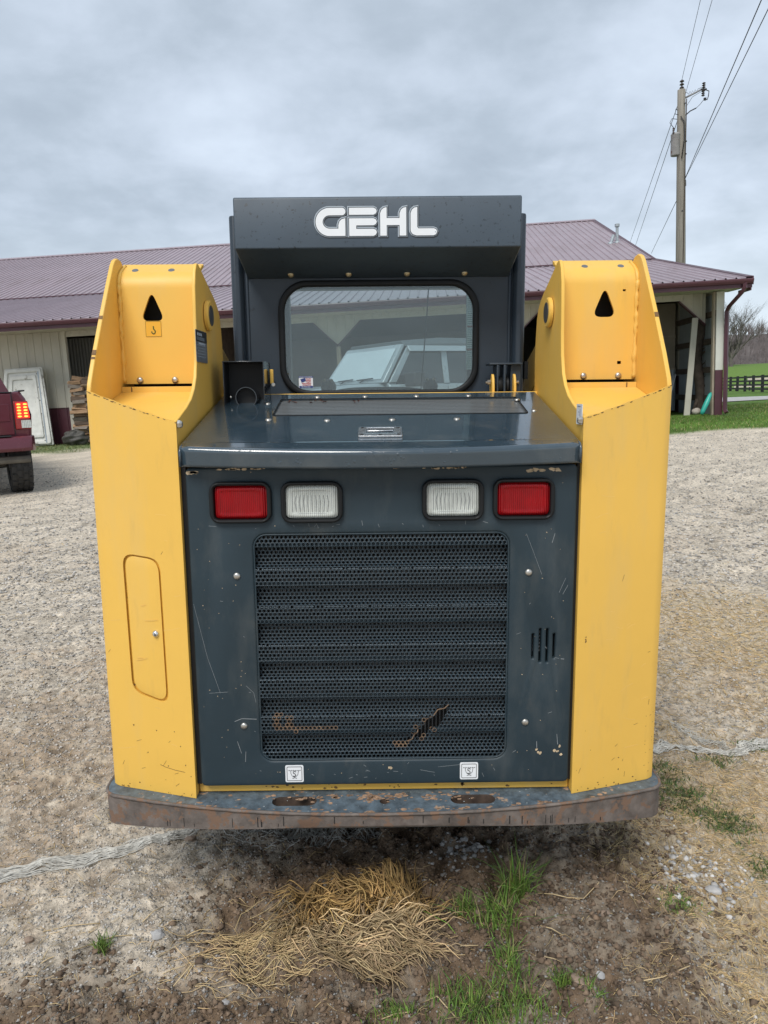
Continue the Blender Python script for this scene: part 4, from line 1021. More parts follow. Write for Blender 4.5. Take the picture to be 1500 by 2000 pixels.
mb = MB(); mb.prism([(2.45, .12), (2.95, .10), (2.95, .13), (2.5, .15), (2.46, .62), (2.42, .62), (2.40, .30)], -.85, .85, lambda u, v, w: (w, u, v)); mb.build('bucket', m_bump, loader, bevel=.004)

# ================================================================== barn
ux = Vector((16.5, -1.2, .149)).normalized(); uy = Vector((0, 0, 1)).cross(ux).normalized(); uz = ux.cross(uy)
BMX = Matrix(((ux.x, uy.x, uz.x, 8.11), (ux.y, uy.y, uz.y, 17.7), (ux.z, uy.z, uz.z, .662), (0, 0, 0, 1)))
barn = empty('pole_barn', mat=BMX, label='long cream pole barn with maroon metal roof, open stalls facing the yard', cat='barn')
BI = BMX.inverted()
def w2b(x, y, z): return BI @ Vector((x, y, z))
def b2w(x, y, z): return BMX @ Vector((x, y, z))
m_roof = pm('maroon_metal_roof', (.335, .262, .285), .24, orand=.05, dust=(((.24, .17, .17), .52, 1.5, .5, (2, .3, .3)),), var=.08, scale=1.2, metal=.15, bump=.001, bscale=4, spots=((.30, .24, .25), .74, 6, .5))
m_cream = pm('cream_metal_siding', (.44, .42, .35), .5, orand=.04, dust=(((.30, .27, .20), .55, 2.5, .4, (3, 3, .5)),), var=.07, scale=2, bump=.001, bscale=6)
m_maroon = pm('maroon_metal_trim', (.075, .024, .034), .38, var=.12, scale=3)
m_soffit = pm('cream_soffit', (.46, .43, .35), .6, var=.06, scale=3)
m_wood = pm('weathered_board', (.34, .29, .22), .75, var=.25, scale=6, streak=(6, 6, .6), bump=.003, bscale=20)
m_darkwood = pm('dark_old_wood', (.065, .048, .036), .85, var=.4, scale=8, bump=.01, bscale=18)
m_galv = pm('galvanised_sheet', (.30, .34, .37), .4, metal=.4, var=.12, scale=3)
m_ply = pm('plywood_panel', (.28, .24, .185), .75, var=.12, scale=3)
E0, E1, E2 = (-.70, 3.00), (6.70, 4.62), (15.7, 7.76)
XL, XR = -32.0, .36
def roofpanel(name, p0, p1, width=.914, ribs=4):
    d = Vector((0, p1[0] - p0[0], p1[1] - p0[1])); n = Vector((0, -d.z, d.y)).normalized(); mb = MB(); L = d.length; d.normalize()
    prof_ = []
    for k in range(ribs):
        a = k * width / ribs
        prof_ += [(a, 0), (a + .085, 0), (a + .095, .028), (a + .122, .028), (a + .132, 0)]
    prof_.append((width, 0))
    o = Vector((0, *p0))
    for u, h in prof_:
        for s in (0, L): mb.v.append(tuple(o + Vector((u, 0, 0)) + d * s + n * h))
    for i in range(len(prof_) - 1): mb.f.append((2 * i, 2 * i + 2, 2 * i + 3, 2 * i + 1)); mb.m.append(0)
    mb.add([tuple(o + Vector((0, 0, 0)) + n * -.02), tuple(o + Vector((width, 0, 0)) + n * -.02), tuple(o + Vector((width, 0, 0)) + d * L + n * -.02), tuple(o + d * L + n * -.02)], [(0, 1, 2, 3)])
    return mb.mesh(name, m_roof, recalc=False)
nP = int((XR - XL) / .914) + 1
lowp = roofpanel('roof_panel', E0, (6.74, 4.628)); upp = roofpanel('roof_panel', (6.60, 4.612), E2)
for k in range(nP):
    for me in (lowp, upp):
        o = link('roof_panel', me, barn); o.location = (XR - (k + 1) * .914, 0, 0)
mb = MB()
mb.prism([(15.7, 7.74), (30, 3.2), (30, 3.16), (15.7, 7.70)], XL, XR, lambda u, v, w: (w, u, v)); mb.build('rear_roof', m_roof, barn)
mb = MB(); mb.hexa([(XL, 15.45, 7.70), (XR + .03, 15.45, 7.70), (XR + .03, 15.7, 7.79), (XL, 15.7, 7.79), (XL, 15.45, 7.725), (XR + .03, 15.45, 7.725), (XR + .03, 15.7, 7.815), (XL, 15.7, 7.815)])
mb.hexa([(XL, 15.7, 7.79), (XR + .03, 15.7, 7.79), (XR + .03, 15.95, 7.70), (XL, 15.95, 7.70), (XL, 15.7, 7.815), (XR + .03, 15.7, 7.815), (XR + .03, 15.95, 7.725), (XL, 15.95, 7.725)]); mb.build('ridge_cap', m_roof, barn)
mb = MB(); mb.hexa([(XL, 6.60, 4.628), (XR, 6.60, 4.628), (XR, 6.66, 4.640), (XL, 6.66, 4.640), (XL, 6.60, 4.655), (XR, 6.60, 4.655), (XR, 6.66, 4.668), (XL, 6.66, 4.668)]); mb.build('slope_break_flashing', m_maroon, barn)
# rake trim, gable end
rk = []
for a, b in ((E0, E1), (E1, E2)):
    mb = MB(); mb.prism([(a[0], a[1] + .03), (b[0], b[1] + .03), (b[0], b[1] - .14), (a[0], a[1] - .14)], XR, XR + .03, lambda u, v, w: (w, u, v))
    mb.prism([(a[0], a[1] + .045), (b[0], b[1] + .045), (b[0], b[1] + .03), (a[0], a[1] + .03)], XR - .13, XR + .03, lambda u, v, w: (w, u, v)); mb.build('rake_trim', m_maroon, barn)
mb = MB(); mb.prism([(.02, 2.80), (.02, .95), (29.5, .95), (29.5, 3.0), (15.7, 7.6), (6.7, 4.45)], -.03, .0, lambda u, v, w: (w, u, v)); mb.build('gable_wall', m_cream, barn)
mb = MB(); mb.prism([(.02, .95), (.02, -.1), (29.5, -.1), (29.5, .95)], -.03, .01, lambda u, v, w: (w, u, v)); mb.build('gable_wainscot', m_maroon, barn)
# gutter, fascia, soffit
mb = MB()
gp = [(-.70, 2.985), (-.79, 2.985), (-.80, 2.965), (-.79, 2.93), (-.765, 2.885), (-.70, 2.880)]
mb.prism(gp, XL, XR, lambda u, v, w: (w, u, v)); mb.build('gutter', m_maroon, barn)
mb = MB(); mb.box(XL, XR, -.70, -.67, 2.80, 2.9795); mb.build('fascia', m_maroon, barn)
# soffit in ribbed panels
spm = MB(); spm.hexa([(0, -.668, 2.822), (.905, -.668, 2.822), (.905, .64, 2.862), (0, .64, 2.862), (0, -.668, 2.832), (.905, -.668, 2.832), (.905, .64, 2.872), (0, .64, 2.872)])
for j in range(3): spm.hexa([(.28 * j + .16, -.668, 2.816), (.28 * j + .19, -.668, 2.816), (.28 * j + .19, .64, 2.856), (.28 * j + .16, .64, 2.856), (.28 * j + .16, -.668, 2.822), (.28 * j + .19, -.668, 2.822), (.28 * j + .19, .64, 2.862), (.28 * j + .16, .64, 2.862)])
sme = spm.mesh('soffit_panel', m_soffit)
for k in range(nP):
    o = link('soffit_panel', sme, barn); o.location = (XR - (k + 1) * .914, 0, 0)
mb = MB(); mb.box(XR - .03, XR, -.668, .0, 2.74, 2.815); mb.build('soffit_end', m_maroon, barn)
# siding panels on the closed left part (x < -16.25) : one part per sheet
def siding(name, w, z0, z1, mat, y=.65):
    q = MB(); q.box(0, w - .004, y, y + .02, z0, z1)
    n = int(w / .2285)
    for j in range(n):
        a = .10 + j * .2285; q.prism([(a, y), (a + .012, y - .017), (a + .040, y - .017), (a + .052, y)], z0 + .002, z1 - .002, lambda u, v, w_: (u, v, w_))
    return q.mesh(name, mat)
sp_ = siding('siding_panel', .914, .93, 2.86, m_cream); wp_ = siding('wainscot_panel', .914, -.15, .918, m_maroon)
for k in range(17):
    for me in (sp_, wp_):
        o = link('siding_panel' if me is sp_ else 'wainscot_panel', me, barn); o.location = (-16.26 - (k + 1) * .914, 0, 0)
mb = MB(); mb.box(-32, -16.26, .628, .650, .918, .932); mb.build('wainscot_trim', m_maroon, barn)
mb = MB(); mb.box(-16.26, -16.16, .60, .70, -.1, 2.86); mb.build('door_jamb', m_cream, barn)
# header wall with clipped-corner openings
HZ, VZ, SZ = 2.72, 2.14, 2.862
bot_ = [(-16.16, HZ)]
for v in (-13.50, -9.14, -4.70):
    bot_ += [(v - .60, HZ), (v, VZ), (v + .60, HZ)]
bot_ += [(-.80, HZ), (-.17, VZ), (-.17, SZ), (-16.16, SZ)]
mb = MB(); 
hd = plate('header_wall', [bot_], .03, lambda u, v, w: (u, .66 + w, v), m_cream, barn)
mb = MB()
k = -16.05
while k < -.25:
    # rib follows the wall down to the opening's edge
    zb = HZ
    for v in (-13.50, -9.14, -4.70, -.17): zb = min(zb, VZ + max(0, abs(k + .02 - v)) * .97) if abs(k - v) < .60 else zb
    mb.prism([(k, .645), (k + .012, .628), (k + .040, .628), (k + .052, .645)], min(zb + .05, SZ - .02), SZ, lambda u, v, w_: (u, v, w_)); k += .2285
mb.build('header_ribs', m_cream, hd)['kind'] = 'stuff'
mb = MB()   # dark trim along the diagonal edges
for a, b in (((-5.30, HZ), (-4.70, VZ)), ((-4.70, VZ), (-4.10, HZ)), ((-9.74, HZ), (-9.14, VZ)), ((-9.14, VZ), (-8.54, HZ)), ((-14.1, HZ), (-13.5, VZ)), ((-13.5, VZ), (-12.9, HZ)), ((-.80, HZ), (-.17, VZ))):
    mb.hexa([(a[0], .60, a[1] - .035), (b[0], .60, b[1] - .035), (b[0], .72, b[1] - .035), (a[0], .72, a[1] - .035), (a[0], .60, a[1]), (b[0], .60, b[1]), (b[0], .72, b[1]), (a[0], .72, a[1])])
mb.build('opening_trim', m_maroon, hd)
for v in (-13.50, -9.14, -4.70):
    mb = MB(); mb.box(v - .05, v + .05, .68, .80, -.1, VZ - .04); mb.build('post', m_wood if v > -10 else m_darkwood, barn)
mb = MB(); mb.box(-.205, -.162, .02, .14, -.1, 2.825); mb.build('corner_post', m_wood, barn)
mb = MB(); mb.box(-.158, .006, -.04, .0, 1.03, 2.815); mb.box(.004, .03, .001, .12, 1.03, 2.815); mb.build('corner_trim', pm('white_corner_trim', (.60, .60, .54), .5, var=.05), barn)
mb = MB(); mb.box(-.162, .012, -.045, .005, -.12, 1.028); mb.build('corner_wainscot', m_maroon, barn)
# inside: ceiling, back wall, stall partitions, inner face of the gable wall with girts
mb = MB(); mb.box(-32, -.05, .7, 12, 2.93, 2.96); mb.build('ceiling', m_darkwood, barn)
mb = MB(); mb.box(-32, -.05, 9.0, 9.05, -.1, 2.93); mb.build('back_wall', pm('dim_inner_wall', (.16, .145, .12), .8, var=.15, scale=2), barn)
corr = MB()
for j in range(10): corr.prism([(j * .0914, 0), (j * .0914 + .02, -.018), (j * .0914 + .05, -.018), (j * .0914 + .07, 0), (j * .0914 + .0914, 0), (j * .0914 + .0914, .004), (j * .0914, .004)], 0, 1, lambda u, v, w: (u, v, w))
cme = corr.mesh('corrugated_sheet', m_galv)
for k in range(3):      # end stall: plywood above, corrugated sheet below
    o = link('corrugated_sheet', cme, barn); o.location = (-2.86 + k * .914, 3.02, 0); o.scale = (1, 1, 1.12)
mb = MB(); mb.box(-2.9, -.12, 3.06, 3.08, 1.14, 2.0); mb.build('plywood_panel', m_ply, barn)
mb = MB(); mb.box(-2.9, -.12, 3.06, 3.08, 2.03, 2.9); mb.build('plywood_panel', m_ply, barn)
for z in (1.12, 2.0): 
    mb = MB(); mb.box(-2.9, -.12, 3.0, 3.055, z, z + .045); mb.build('stall_rail', m_wood, barn)
mb = MB(); mb.box(-2.98, -2.84, 2.9, 3.05, -.1, 2.9); mb.build('post', m_darkwood, barn)
gm = siding('gable_lining_sheet', .914, 0, 2.86, m_galv, 0)
for k in range(3):
    o = link('gable_lining_sheet', gm, barn); o.rotation_euler = (0, 0, pi / 2); o.location = (-.052, .12 + k * .914, -.05)
for z in (.30, .98, 1.65, 2.28):
    mb = MB(); mb.box(-.115, -.075, .15, 3.0, z, z + .14); mb.build('girt', m_darkwood, barn)
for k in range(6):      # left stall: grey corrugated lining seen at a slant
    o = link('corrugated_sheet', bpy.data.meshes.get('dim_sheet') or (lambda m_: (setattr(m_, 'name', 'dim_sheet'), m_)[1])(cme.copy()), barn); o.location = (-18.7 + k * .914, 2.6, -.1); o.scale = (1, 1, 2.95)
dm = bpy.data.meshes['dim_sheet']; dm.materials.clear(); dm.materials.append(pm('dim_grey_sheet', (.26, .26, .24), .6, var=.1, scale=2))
for x_ in (-12.3, -4.75): mb = MB(); mb.box(x_, x_ + .1, .85, 9, -.1, 2.9); mb.build('stall_wall', m_darkwood, barn)
# downspout
ds = MB(); P_ = [(.10, -.745, 2.90), (.10, -.745, 2.80), (.07, -.69, 2.72), (-.025, -.20, 2.46), (-.035, -.10, 2.36), (-.035, -.10, .10), (-.02, -.16, .03)]
ds.tube([(x + .09, y, z) for x, y, z in P_], .055, 4); ds.build('downspout', m_maroon, barn, auto=30)
# roof vents
m_vp = pm('vent_pipe', (.36, .40, .42), .5, metal=.3, var=.15, scale=6)
def roofz(y): return 4.62 + (y - 6.7) * (7.76 - 4.62) / 9.0
for (x, y, h, lean, cap) in ((-.02, 10.0, .58, 0, True), (-.28, 9.9, .32, .12, False)):
    z0 = roofz(y) - .02; v = MB(); v.tube([(x, y, z0), (x + lean, y, z0 + h)], .05 if cap else .06, 10)
    if cap: v.lathe([(.085, 0), (.085, .09), (.06, .10)], (x, y, z0 + h), (0, 0, 1), 12)
    o = v.build('vent_pipe', m_vp, None, auto=30)
    o.matrix_world = BMX; tag(o, 'grey capped vent pipe standing upright through the maroon roof' if cap else 'short tilted vent pipe beside the capped one on the roof', 'vent pipe')
    f_ = MB(); f_.lathe([(.13, 0), (.06, .09)], (x, y, z0), (0, -.3, 1), 10); f_.build('flashing', m_vp, o, smooth=True)

def bthing(name, mb, mat, label, cat, **kw):
    o = mb.build(name, mat, None, **kw); o.matrix_world = BMX; return tag(o, label, cat)
# leaning white board, cedar post, green tube, poles, block
mb = MB(); mb.hexa([(-.74, .35, -.02), (-.60, .35, -.02), (-.60, .39, -.02), (-.74, .39, -.02), (-.50, .56, 2.30), (-.365, .56, 2.30), (-.365, .60, 2.30), (-.50, .60, 2.30)])
bthing('leaning_board', mb, m_cream, 'pale wide board leaning in the barn opening beside the rough cedar post', 'board')
mb = MB(); rg = random.Random(4); pts_ = [(-.18 + .05 * sin(k * .9) + .06 * (k < 2), 1.0 + .02 * cos(k), -.05 + k * .26) for k in range(10)]
mb.tube(pts_, [.20, .15, .125, .12, .125, .11, .12, .105, .11, .10], 10)
for k in range(4): mb.tube([(-.18, 1.0, .12 * k), (-.18 + rg.uniform(-.25, .25), .9, -.05 + .02 * k)], [.07, .03], 6)
for k in range(5):
    z = rg.uniform(.9, 1.6); mb.tube([(-.13, .95, z), (-.02, .85, z + .1), (.0 - .04, .84, z - .18), (-.08, .88, z - .3)], [.02, .015, .015, .01], 5)
bthing('cedar_post', mb, m_darkwood, 'dark rough cedar trunk used as a post at the open end of the barn', 'post', smooth=True)
mb = MB(); mb.tube([(-.53, -.25, .02), (-.50, -.24, .09), (-.40, -.2, .28), (-.31, -.15, .46), (-.285, -.14, .52)], [.04, .055, .062, .045, .008], 12)
bthing('teal_plastic_sled', mb, pm('teal_plastic', (.03, .36, .29), .4, var=.06), 'teal pointed plastic roll propped against the barn corner post', 'plastic roll', smooth=True)
for k, (x0, x1, zt_) in enumerate(((-1.25, -.78, .96), (-1.18, -.74, .98), (-1.33, -.80, .90))):
    mb = MB(); mb.tube([(x0, .4, -.02), (x1, 1.0, zt_)], .014, 6)
    o = bthing('leaning_rod', mb, m_galv, ('thin grey rod leaning in the right barn opening, middle one of three', 'thin grey rod leaning in the right barn opening, nearest the pale board', 'thin grey rod leaning in the right barn opening, farthest from the pale board')[k], 'rod', smooth=True); o['group'] = 'rods leaning in the right barn opening'
mb = MB(); mb.sphere((-.42, .45, .06), .10, (1.1, .8, .9), 9, 6, .15, rg)
bthing('field_stone', mb, pm('pale_stone', (.40, .36, .31), .9, var=.2, scale=10), 'round pale stone lying at the foot of the cedar post', 'stone', smooth=True)
mb = MB(); mb.box(-2.3, -1.45, 1.0, 1.9, -.05, .62); mb.box(-2.3, -1.45, 1.0, 1.06, .62, .80)
bthing('dark_crate', mb, m_darkwood, 'dark bulky crate standing in the shade of the right barn opening', 'crate', bevel=.02)
# white moulded panel leaning against the left wall
wp = empty('moulded_panel', mat=BMX @ Matrix.Translation((-17.23, .12, 0)) @ Matrix.Rotation(radians(-8), 4, 'X') @ Matrix.Rotation(radians(-.5), 4, 'Y'), label='white moulded fibreglass panel leaning on the barn wall behind the pickup', cat='panel')
m_fib = pm('dirty_white_fibreglass', (.62, .62, .58), .5, var=.14, scale=6, spots=((.34, .33, .29), .60, 5, .7))
tz_ = [(-.66, 0), (.70, 0), (.50, 2.0), (-.50, 2.0)]
fq = lambda u, v, w: (u, w, v)
def sc_(p, kx, kz, dz=0): return [(x * kx, 1.0 + (z - 1.0) * kz + dz) for x, z in p]
plate('panel_sheet', [rpoly(tz_, .03)], .05, fq, m_fib, wp, bev=.012)
plate('panel_rim', [rpoly(sc_(tz_, .96, .97), .06), rpoly(sc_(tz_, .80, .88), .05)], .05, lambda u, v, w: (u, w - .05, v), m_fib, wp, bev=.015)
plate('panel_rim', [rpoly(sc_(tz_, .68, .80), .05), rpoly(sc_(tz_, .56, .70), .05)], .04, lambda u, v, w: (u, w - .04, v), m_fib, wp, bev=.012)
mb = MB(); mb.hexa([(.535, -.082, .06), (.565, -.082, .06), (.565, -.076, .06), (.535, -.076, .06), (.405, -.082, 1.88), (.435, -.082, 1.88), (.435, -.076, 1.88), (.405, -.076, 1.88)]); mb.build('seal_strip', m_galv, wp)
for k in range(6):
    z = .12 + .34 * k; mb = MB(); mb.sphere((.55 - .0715 * z - .03, -.084, z), .014, (1, .6, 1), 6, 4); mb.build('screw', m_ink, wp)
# firewood stack in the first opening: each log a thing
rg = random.Random(21)
m_logs = [pm('split_wood_' + n, c, .85, var=.35, scale=14, streak=(.5, 4, 4), bump=.004, bscale=40) for n, c in (('tan', (.30, .19, .11)), ('grey', (.20, .17, .14)), ('bark', (.12, .085, .06)), ('pale', (.36, .26, .17)))]
meshes = []
for k in range(12):
    q = MB(); L = rg.uniform(.34, .50); a0 = rg.uniform(0, 2 * pi); nn_ = rg.choice([3, 4, 5]); r = rg.uniform(.055, .075)
    p = [(r * rg.uniform(.75, 1.25) * cos(a0 + 2 * pi * i / nn_) * 1.1, r * rg.uniform(.6, 1.0) * sin(a0 + 2 * pi * i / nn_)) for i in range(nn_)]
    q.prism(p, -L / 2, L / 2, lambda u, v, w: (w, u + .01 * sin(w * 9), v + .012 * sin(w * 7)))
    me = q.mesh('firewood_log', m_logs[k % 4]); meshes.append(me)
z = .05; row = 0
while z < 1.68:
    x = -16.06 + rg.uniform(-.05, .05) + (.04 if row % 2 else 0) + .02 * row * 0
    while x < -15.0:
        o = link('firewood_log', rg.choice(meshes)); w_ = rg.uniform(.36, .47)
        o.matrix_world = BMX @ Matrix.Translation((x + w_ / 2, .32 + rg.uniform(-.07, .05), z + rg.uniform(-.008, .008))) @ Matrix.Rotation(rg.uniform(-.14, .14), 4, 'Y') @ Matrix.Rotation(rg.uniform(-.2, .2), 4, 'Z') @ Matrix.Rotation(rg.uniform(0, 6.28), 4, 'X')
        tag(o, 'split firewood log in the stack beside the maroon barn wainscot', 'log', 'split logs of the firewood stack'); x += w_ * .97
    z += .083; row += 1
mb = MB(); rg = random.Random(3)
def bagf(u, v):
    a = 2 * pi * u; p = pi * v; r = 1 + .16 * sin(3 * a + 2) * sin(p) + .10 * sin(5 * a + 4 * p) + .07 * sin(9 * p + 2 * a)
    return (-15.82 + .30 * r * sin(p) * cos(a), -.15 + .20 * r * sin(p) * sin(a), .16 + .19 * r * cos(p))
mb.grid(bagf, 36, 20)
bthing('dark_sack', mb, pm('dirty_black_tarp', (.055, .052, .045), .55, var=.4, scale=9, bump=.01, bscale=14), 'crumpled dark tarpaulin bundle on the grass below the firewood', 'tarp', smooth=True)

# ================================================================== vehicles
def car_paint(name, c, rough=.25): return pm(name, c, rough, metal=.25, var=.06, scale=2, coat=.4)
m_maropaint = car_paint('maroon_truck_paint', (.115, .024, .036)); m_grime = pm('road_grime', (.13, .12, .10), .8, var=.3)
m_silverp = car_paint('silver_suv_paint', (.30, .33, .35), .3); m_trim = pm('black_trim', (.02, .02, .022), .5, var=.1); m_gtop = pm('grey_hardtop', (.075, .085, .09), .5, var=.05)
m_lit = pm('lit_tail_light', (.5, .01, .01), .3, emit=((1.0, .03, .01), .7)); m_litc = pm('lit_led', (.9, .2, .03), .3, emit=((1.0, .20, .03), 3.2)); m_rl = pm('dark_red_lens', (.25, .01, .01), .2, coat=.5)
def carwheel(r, wd, rim):
    q = MB(); n = 28
    for (rr_, y) in ((r * .58, -wd * .45), (r * .86, -wd * .5), (r * .97, -wd * .42), (r, -wd * .3), (r, wd * .3), (r * .97, wd * .42), (r * .86, wd * .5), (r * .58, wd * .45)):
        for k in range(n): q.v.append((rr_ * cos(2 * pi * k / n), y, rr_ * sin(2 * pi * k / n)))
    for i in range(7):
        for k in range(n): q.f.append((i * n + k, i * n + (k + 1) % n, (i + 1) * n + (k + 1) % n, (i + 1) * n + k)); q.m.append(0)
    for k in range(22):        # chunky tread blocks
        for j, y in enumerate((-.38, -.13, .13, .38)):
            a = 2 * pi * (k + .5 * (j % 2)) / 22; b = 2 * pi / 22 * .36; p = []
            for rr_ in (r - .004, r + .011):
                for (da, dy) in ((-b, -.10), (b, -.08), (b, .09), (-b, .07)): p.append((rr_ * cos(a + da), (y + dy) * wd, rr_ * sin(a + da)))
            q.hexa(p)
    t = q.mesh('tyre', m_tyre); h = MB(); h.lathe([(.02, wd * .38), (r * .2, wd * .40), (r * .5, wd * .28), (r * .59, wd * .42), (r * .59, -wd * .42), (r * .02, -wd * .38)], (0, 0, 0), (0, 1, 0), 24)
    return t, h.mesh('rim', rim)
def loft(mb, secs, close=True):   # secs: list of rings of equal length
    b = len(mb.v); n = len(secs[0])
    vs = [p for s in secs for p in s]; fs = []
    for i in range(len(secs) - 1):
        for k in range(n): fs.append((i * n + k, i * n + (k + 1) % n, (i + 1) * n + (k + 1) % n, (i + 1) * n + k))
    if close: fs += [tuple(range(n))[::-1], tuple((len(secs) - 1) * n + k for k in range(n))]
    return mb.add(vs, fs)
# pickup: local +x forward, y left, z up, rear bumper face at x=0, driver looks away from us
truck = empty('pickup_truck', mat=Matrix.Translation((-5.86, 10.2, float(gz(-5.5, 11)))) @ Matrix.Rotation(radians(121), 4, 'Z'), label='maroon pickup truck with its brake light lit, cut off by the left edge', cat='pickup')
mb = MB()
def sec(x, w, z0, z1, fl=.0):
    return [(x, -w + .04, z0), (x, -w, z0 + .08), (x, -w - fl, (z0 + z1) / 2 + .05), (x, -w + .03, z1 - .10), (x, -w + .09, z1), (x, w - .09, z1), (x, w - .03, z1 - .10), (x, w + fl, (z0 + z1) / 2 + .05), (x, w, z0 + .08), (x, w - .04, z0)]
loft(mb, [sec(.12, .97, .80, 1.46, .02), sec(.16, 1.0, .70, 1.47, .03), sec(.6, 1.01, .66, 1.47, .03), sec(2.1, 1.01, .66, 1.47, .02)])
body = mb.build('bed', m_maropaint, truck, bevel=.02, auto=40)
mb = MB(); mb.box(.085, .125, -.78, .78, .86, 1.44); mb.box(.075, .09, -.74, .74, 1.05, 1.30); tg = mb.build('tailgate', m_maropaint, truck, bevel=.012)
mb = MB(); mb.box(.110, .130, -.792, -.782, .86, 1.44); mb.box(.110, .130, .782, .792, .86, 1.44); mb.build('tailgate_gap', m_ink, tg)['kind'] = 'stuff'
mb = MB(); mb.box(.05, .08, -.13, .13, 1.33, 1.40); mb.build('tailgate_handle', m_trim, tg, bevel=.01)
mb = MB(); mb.box(.12, 2.05, -.97, -.90, 1.47, 1.49); mb.box(.12, 2.05, .90, .97, 1.47, 1.49); mb.box(.1, .14, -.80, .80, 1.455, 1.47); mb.build('bed_rail_cap', m_trim, truck, bevel=.006)
for s in (-1, 1):
    tlp = MB(); tlp.hexa([(.095, s * .80, .93), (.125, s * 1.012, .93), (.28, s * 1.018, .93), (.2, s * .80, .93), (.095, s * .80, 1.335), (.125, s * .992, 1.335), (.26, s * .998, 1.335), (.2, s * .80, 1.335)])
    tl_ = tlp.build('tail_light', m_rl, truck, bevel=.015)
    q = MB(); q.hexa([(.086, s * .83, 1.09), (.112, s * 1.000, 1.09), (.13, s * 1.0, 1.09), (.11, s * .83, 1.09), (.086, s * .83, 1.31), (.108, s * .985, 1.31), (.13, s * .985, 1.31), (.11, s * .83, 1.31)]); q.build('lit_lens', m_lit, tl_)
    q = MB()
    for j in range(5):
        for i in range(2): q.sphere((.092 + .012 * i, s * (.865 + .085 * i), 1.115 + .043 * j), .024, (.35, 1.3, .55), 8, 5)
    q.build('led_row', m_litc, tl_, smooth=True)
    q = MB(); q.hexa([(.088, s * .88, .95), (.116, s * 1.008, .95), (.13, s * 1.0, .95), (.11, s * .88, .95), (.088, s * .88, 1.06), (.116, s * 1.005, 1.06), (.13, s * 1.0, 1.06), (.11, s * .88, 1.06)]); q.build('reverse_lens', m_clrlens, tl_)
mb = MB(); bsec = lambda y, x: [(x, y, .62), (x - .03, y, .66), (x - .02, y, .78), (x + .02, y, .835), (x + .16, y, .84), (x + .16, y, .64)]
loft(mb, [bsec(-1.03, .12), bsec(-.98, .02), bsec(-.80, -.03), bsec(.80, -.03), bsec(.98, .02), bsec(1.03, .12)]); mb.build('rear_bumper', m_maropaint, truck, bevel=.012)
mb = MB(); mb.box(-.03, .14, -.72, .72, .841, .855); mb.build('bumper_step_pad', m_trim, truck)
mb = MB(); mb.box(.3, 5.2, -.45, .45, .42, .70); mb.box(.30, .50, -.55, .55, .38, .60); mb.build('frame', m_engine, truck)
mb = MB(); mb.tube([(.18, -.95, .50), (.18, .95, .50)], .055, 8); mb.tube([(1.25, -.75, .40), (1.25, .75, .40)], .07, 8); mb.build('axle', m_grime, truck)
mb = MB()
def cab_(x, w, zt_): return [(x, -.99, .70), (x, -.99, 1.40), (x, -w, zt_ - .06), (x, -w + .08, zt_), (x, w - .08, zt_), (x, w, zt_ - .06), (x, .99, 1.40), (x, .99, .70)]
loft(mb, [cab_(2.16, .97, 1.42), cab_(2.18, .78, 1.94), cab_(3.5, .80, 1.98), cab_(4.05, .97, 1.48)]); loft(mb, [sec(4.0, 1.0, .66, 1.32), sec(5.3, .98, .62, 1.25), sec(5.55, .93, .6, 1.15)]); mb.build('cab', m_maropaint, truck, bevel=.02, auto=40)
mb = MB(); mb.hexa([(2.13, -.72, 1.50), (2.15, -.72, 1.50), (2.15, .72, 1.50), (2.13, .72, 1.50), (2.145, -.66, 1.86), (2.165, -.66, 1.86), (2.165, .66, 1.86), (2.145, .66, 1.86)]); mb.build('rear_window', m_carglass, truck)
for s in (-1, 1):
    mb = MB(); mb.hexa([(2.45, s * .985, 1.45), (3.7, s * .985, 1.45), (3.7, s * .965, 1.45), (2.45, s * .965, 1.45), (2.5, s * .815, 1.85), (3.35, s * .82, 1.85), (3.35, s * .80, 1.85), (2.5, s * .795, 1.85)]); mb.build('side_window', m_carglass, truck)
t_, h_ = carwheel(.415, .30, m_silv)
for x in (1.25, 4.6):
    for s in (-1, 1):
        o = link('wheel', h_, truck); o.location = (x if x > 3 else .62, s * .83, .415); link('tyre', t_, o)
# silver suv seen through the cab
gzj = float(gz(0, 11.4))
suv = empty('parked_suv', mat=Matrix.Translation((.20, 11.49, gzj)) @ Matrix.Rotation(radians(216.5), 4, 'Z') @ Matrix.Scale(1.06, 4), label='silver boxy off-road SUV parked beyond the loader, seen through its cab window', cat='SUV')
def ring(x, w0, w1, z0, zs, z1): return [(x, -w0, z0), (x, -w0, zs), (x, -w1, z1 - .04), (x, -w1 + .05, z1), (x, w1 - .05, z1), (x, w1, z1 - .04), (x, w0, zs), (x, w0, z0)]
mb = MB(); loft(mb, [ring(-1.83, .78, .77, .55, 1.0, 1.20), ring(.62, .78, .77, .50, 1.0, 1.235)]); loft(mb, [ring(.63, .70, .69, .60, 1.05, 1.235), ring(1.2, .66, .65, .60, 1.05, 1.22), ring(1.75, .60, .58, .62, 1.0, 1.17)]); mb.build('body', m_silverp, suv, bevel=.02)
mb = MB(); mb.hexa([(.62, -.72, 1.235), (.70, -.72, 1.235), (.70, .72, 1.235), (.62, .72, 1.235), (.24, -.65, 1.74), (.31, -.65, 1.74), (.31, .65, 1.74), (.24, .65, 1.74)])
ws_ = mb.build('windshield_frame', m_silverp, suv, bevel=.012)
mb = MB(); fx = lambda t: .705 - .39 * t; mb.hexa([(fx(.10), -.64, 1.285), (fx(.10) + .006, -.64, 1.285), (fx(.10) + .006, .64, 1.285), (fx(.10), .64, 1.285), (fx(.90), -.59, 1.69), (fx(.90) + .006, -.59, 1.69), (fx(.90) + .006, .59, 1.69), (fx(.90), .59, 1.69)])
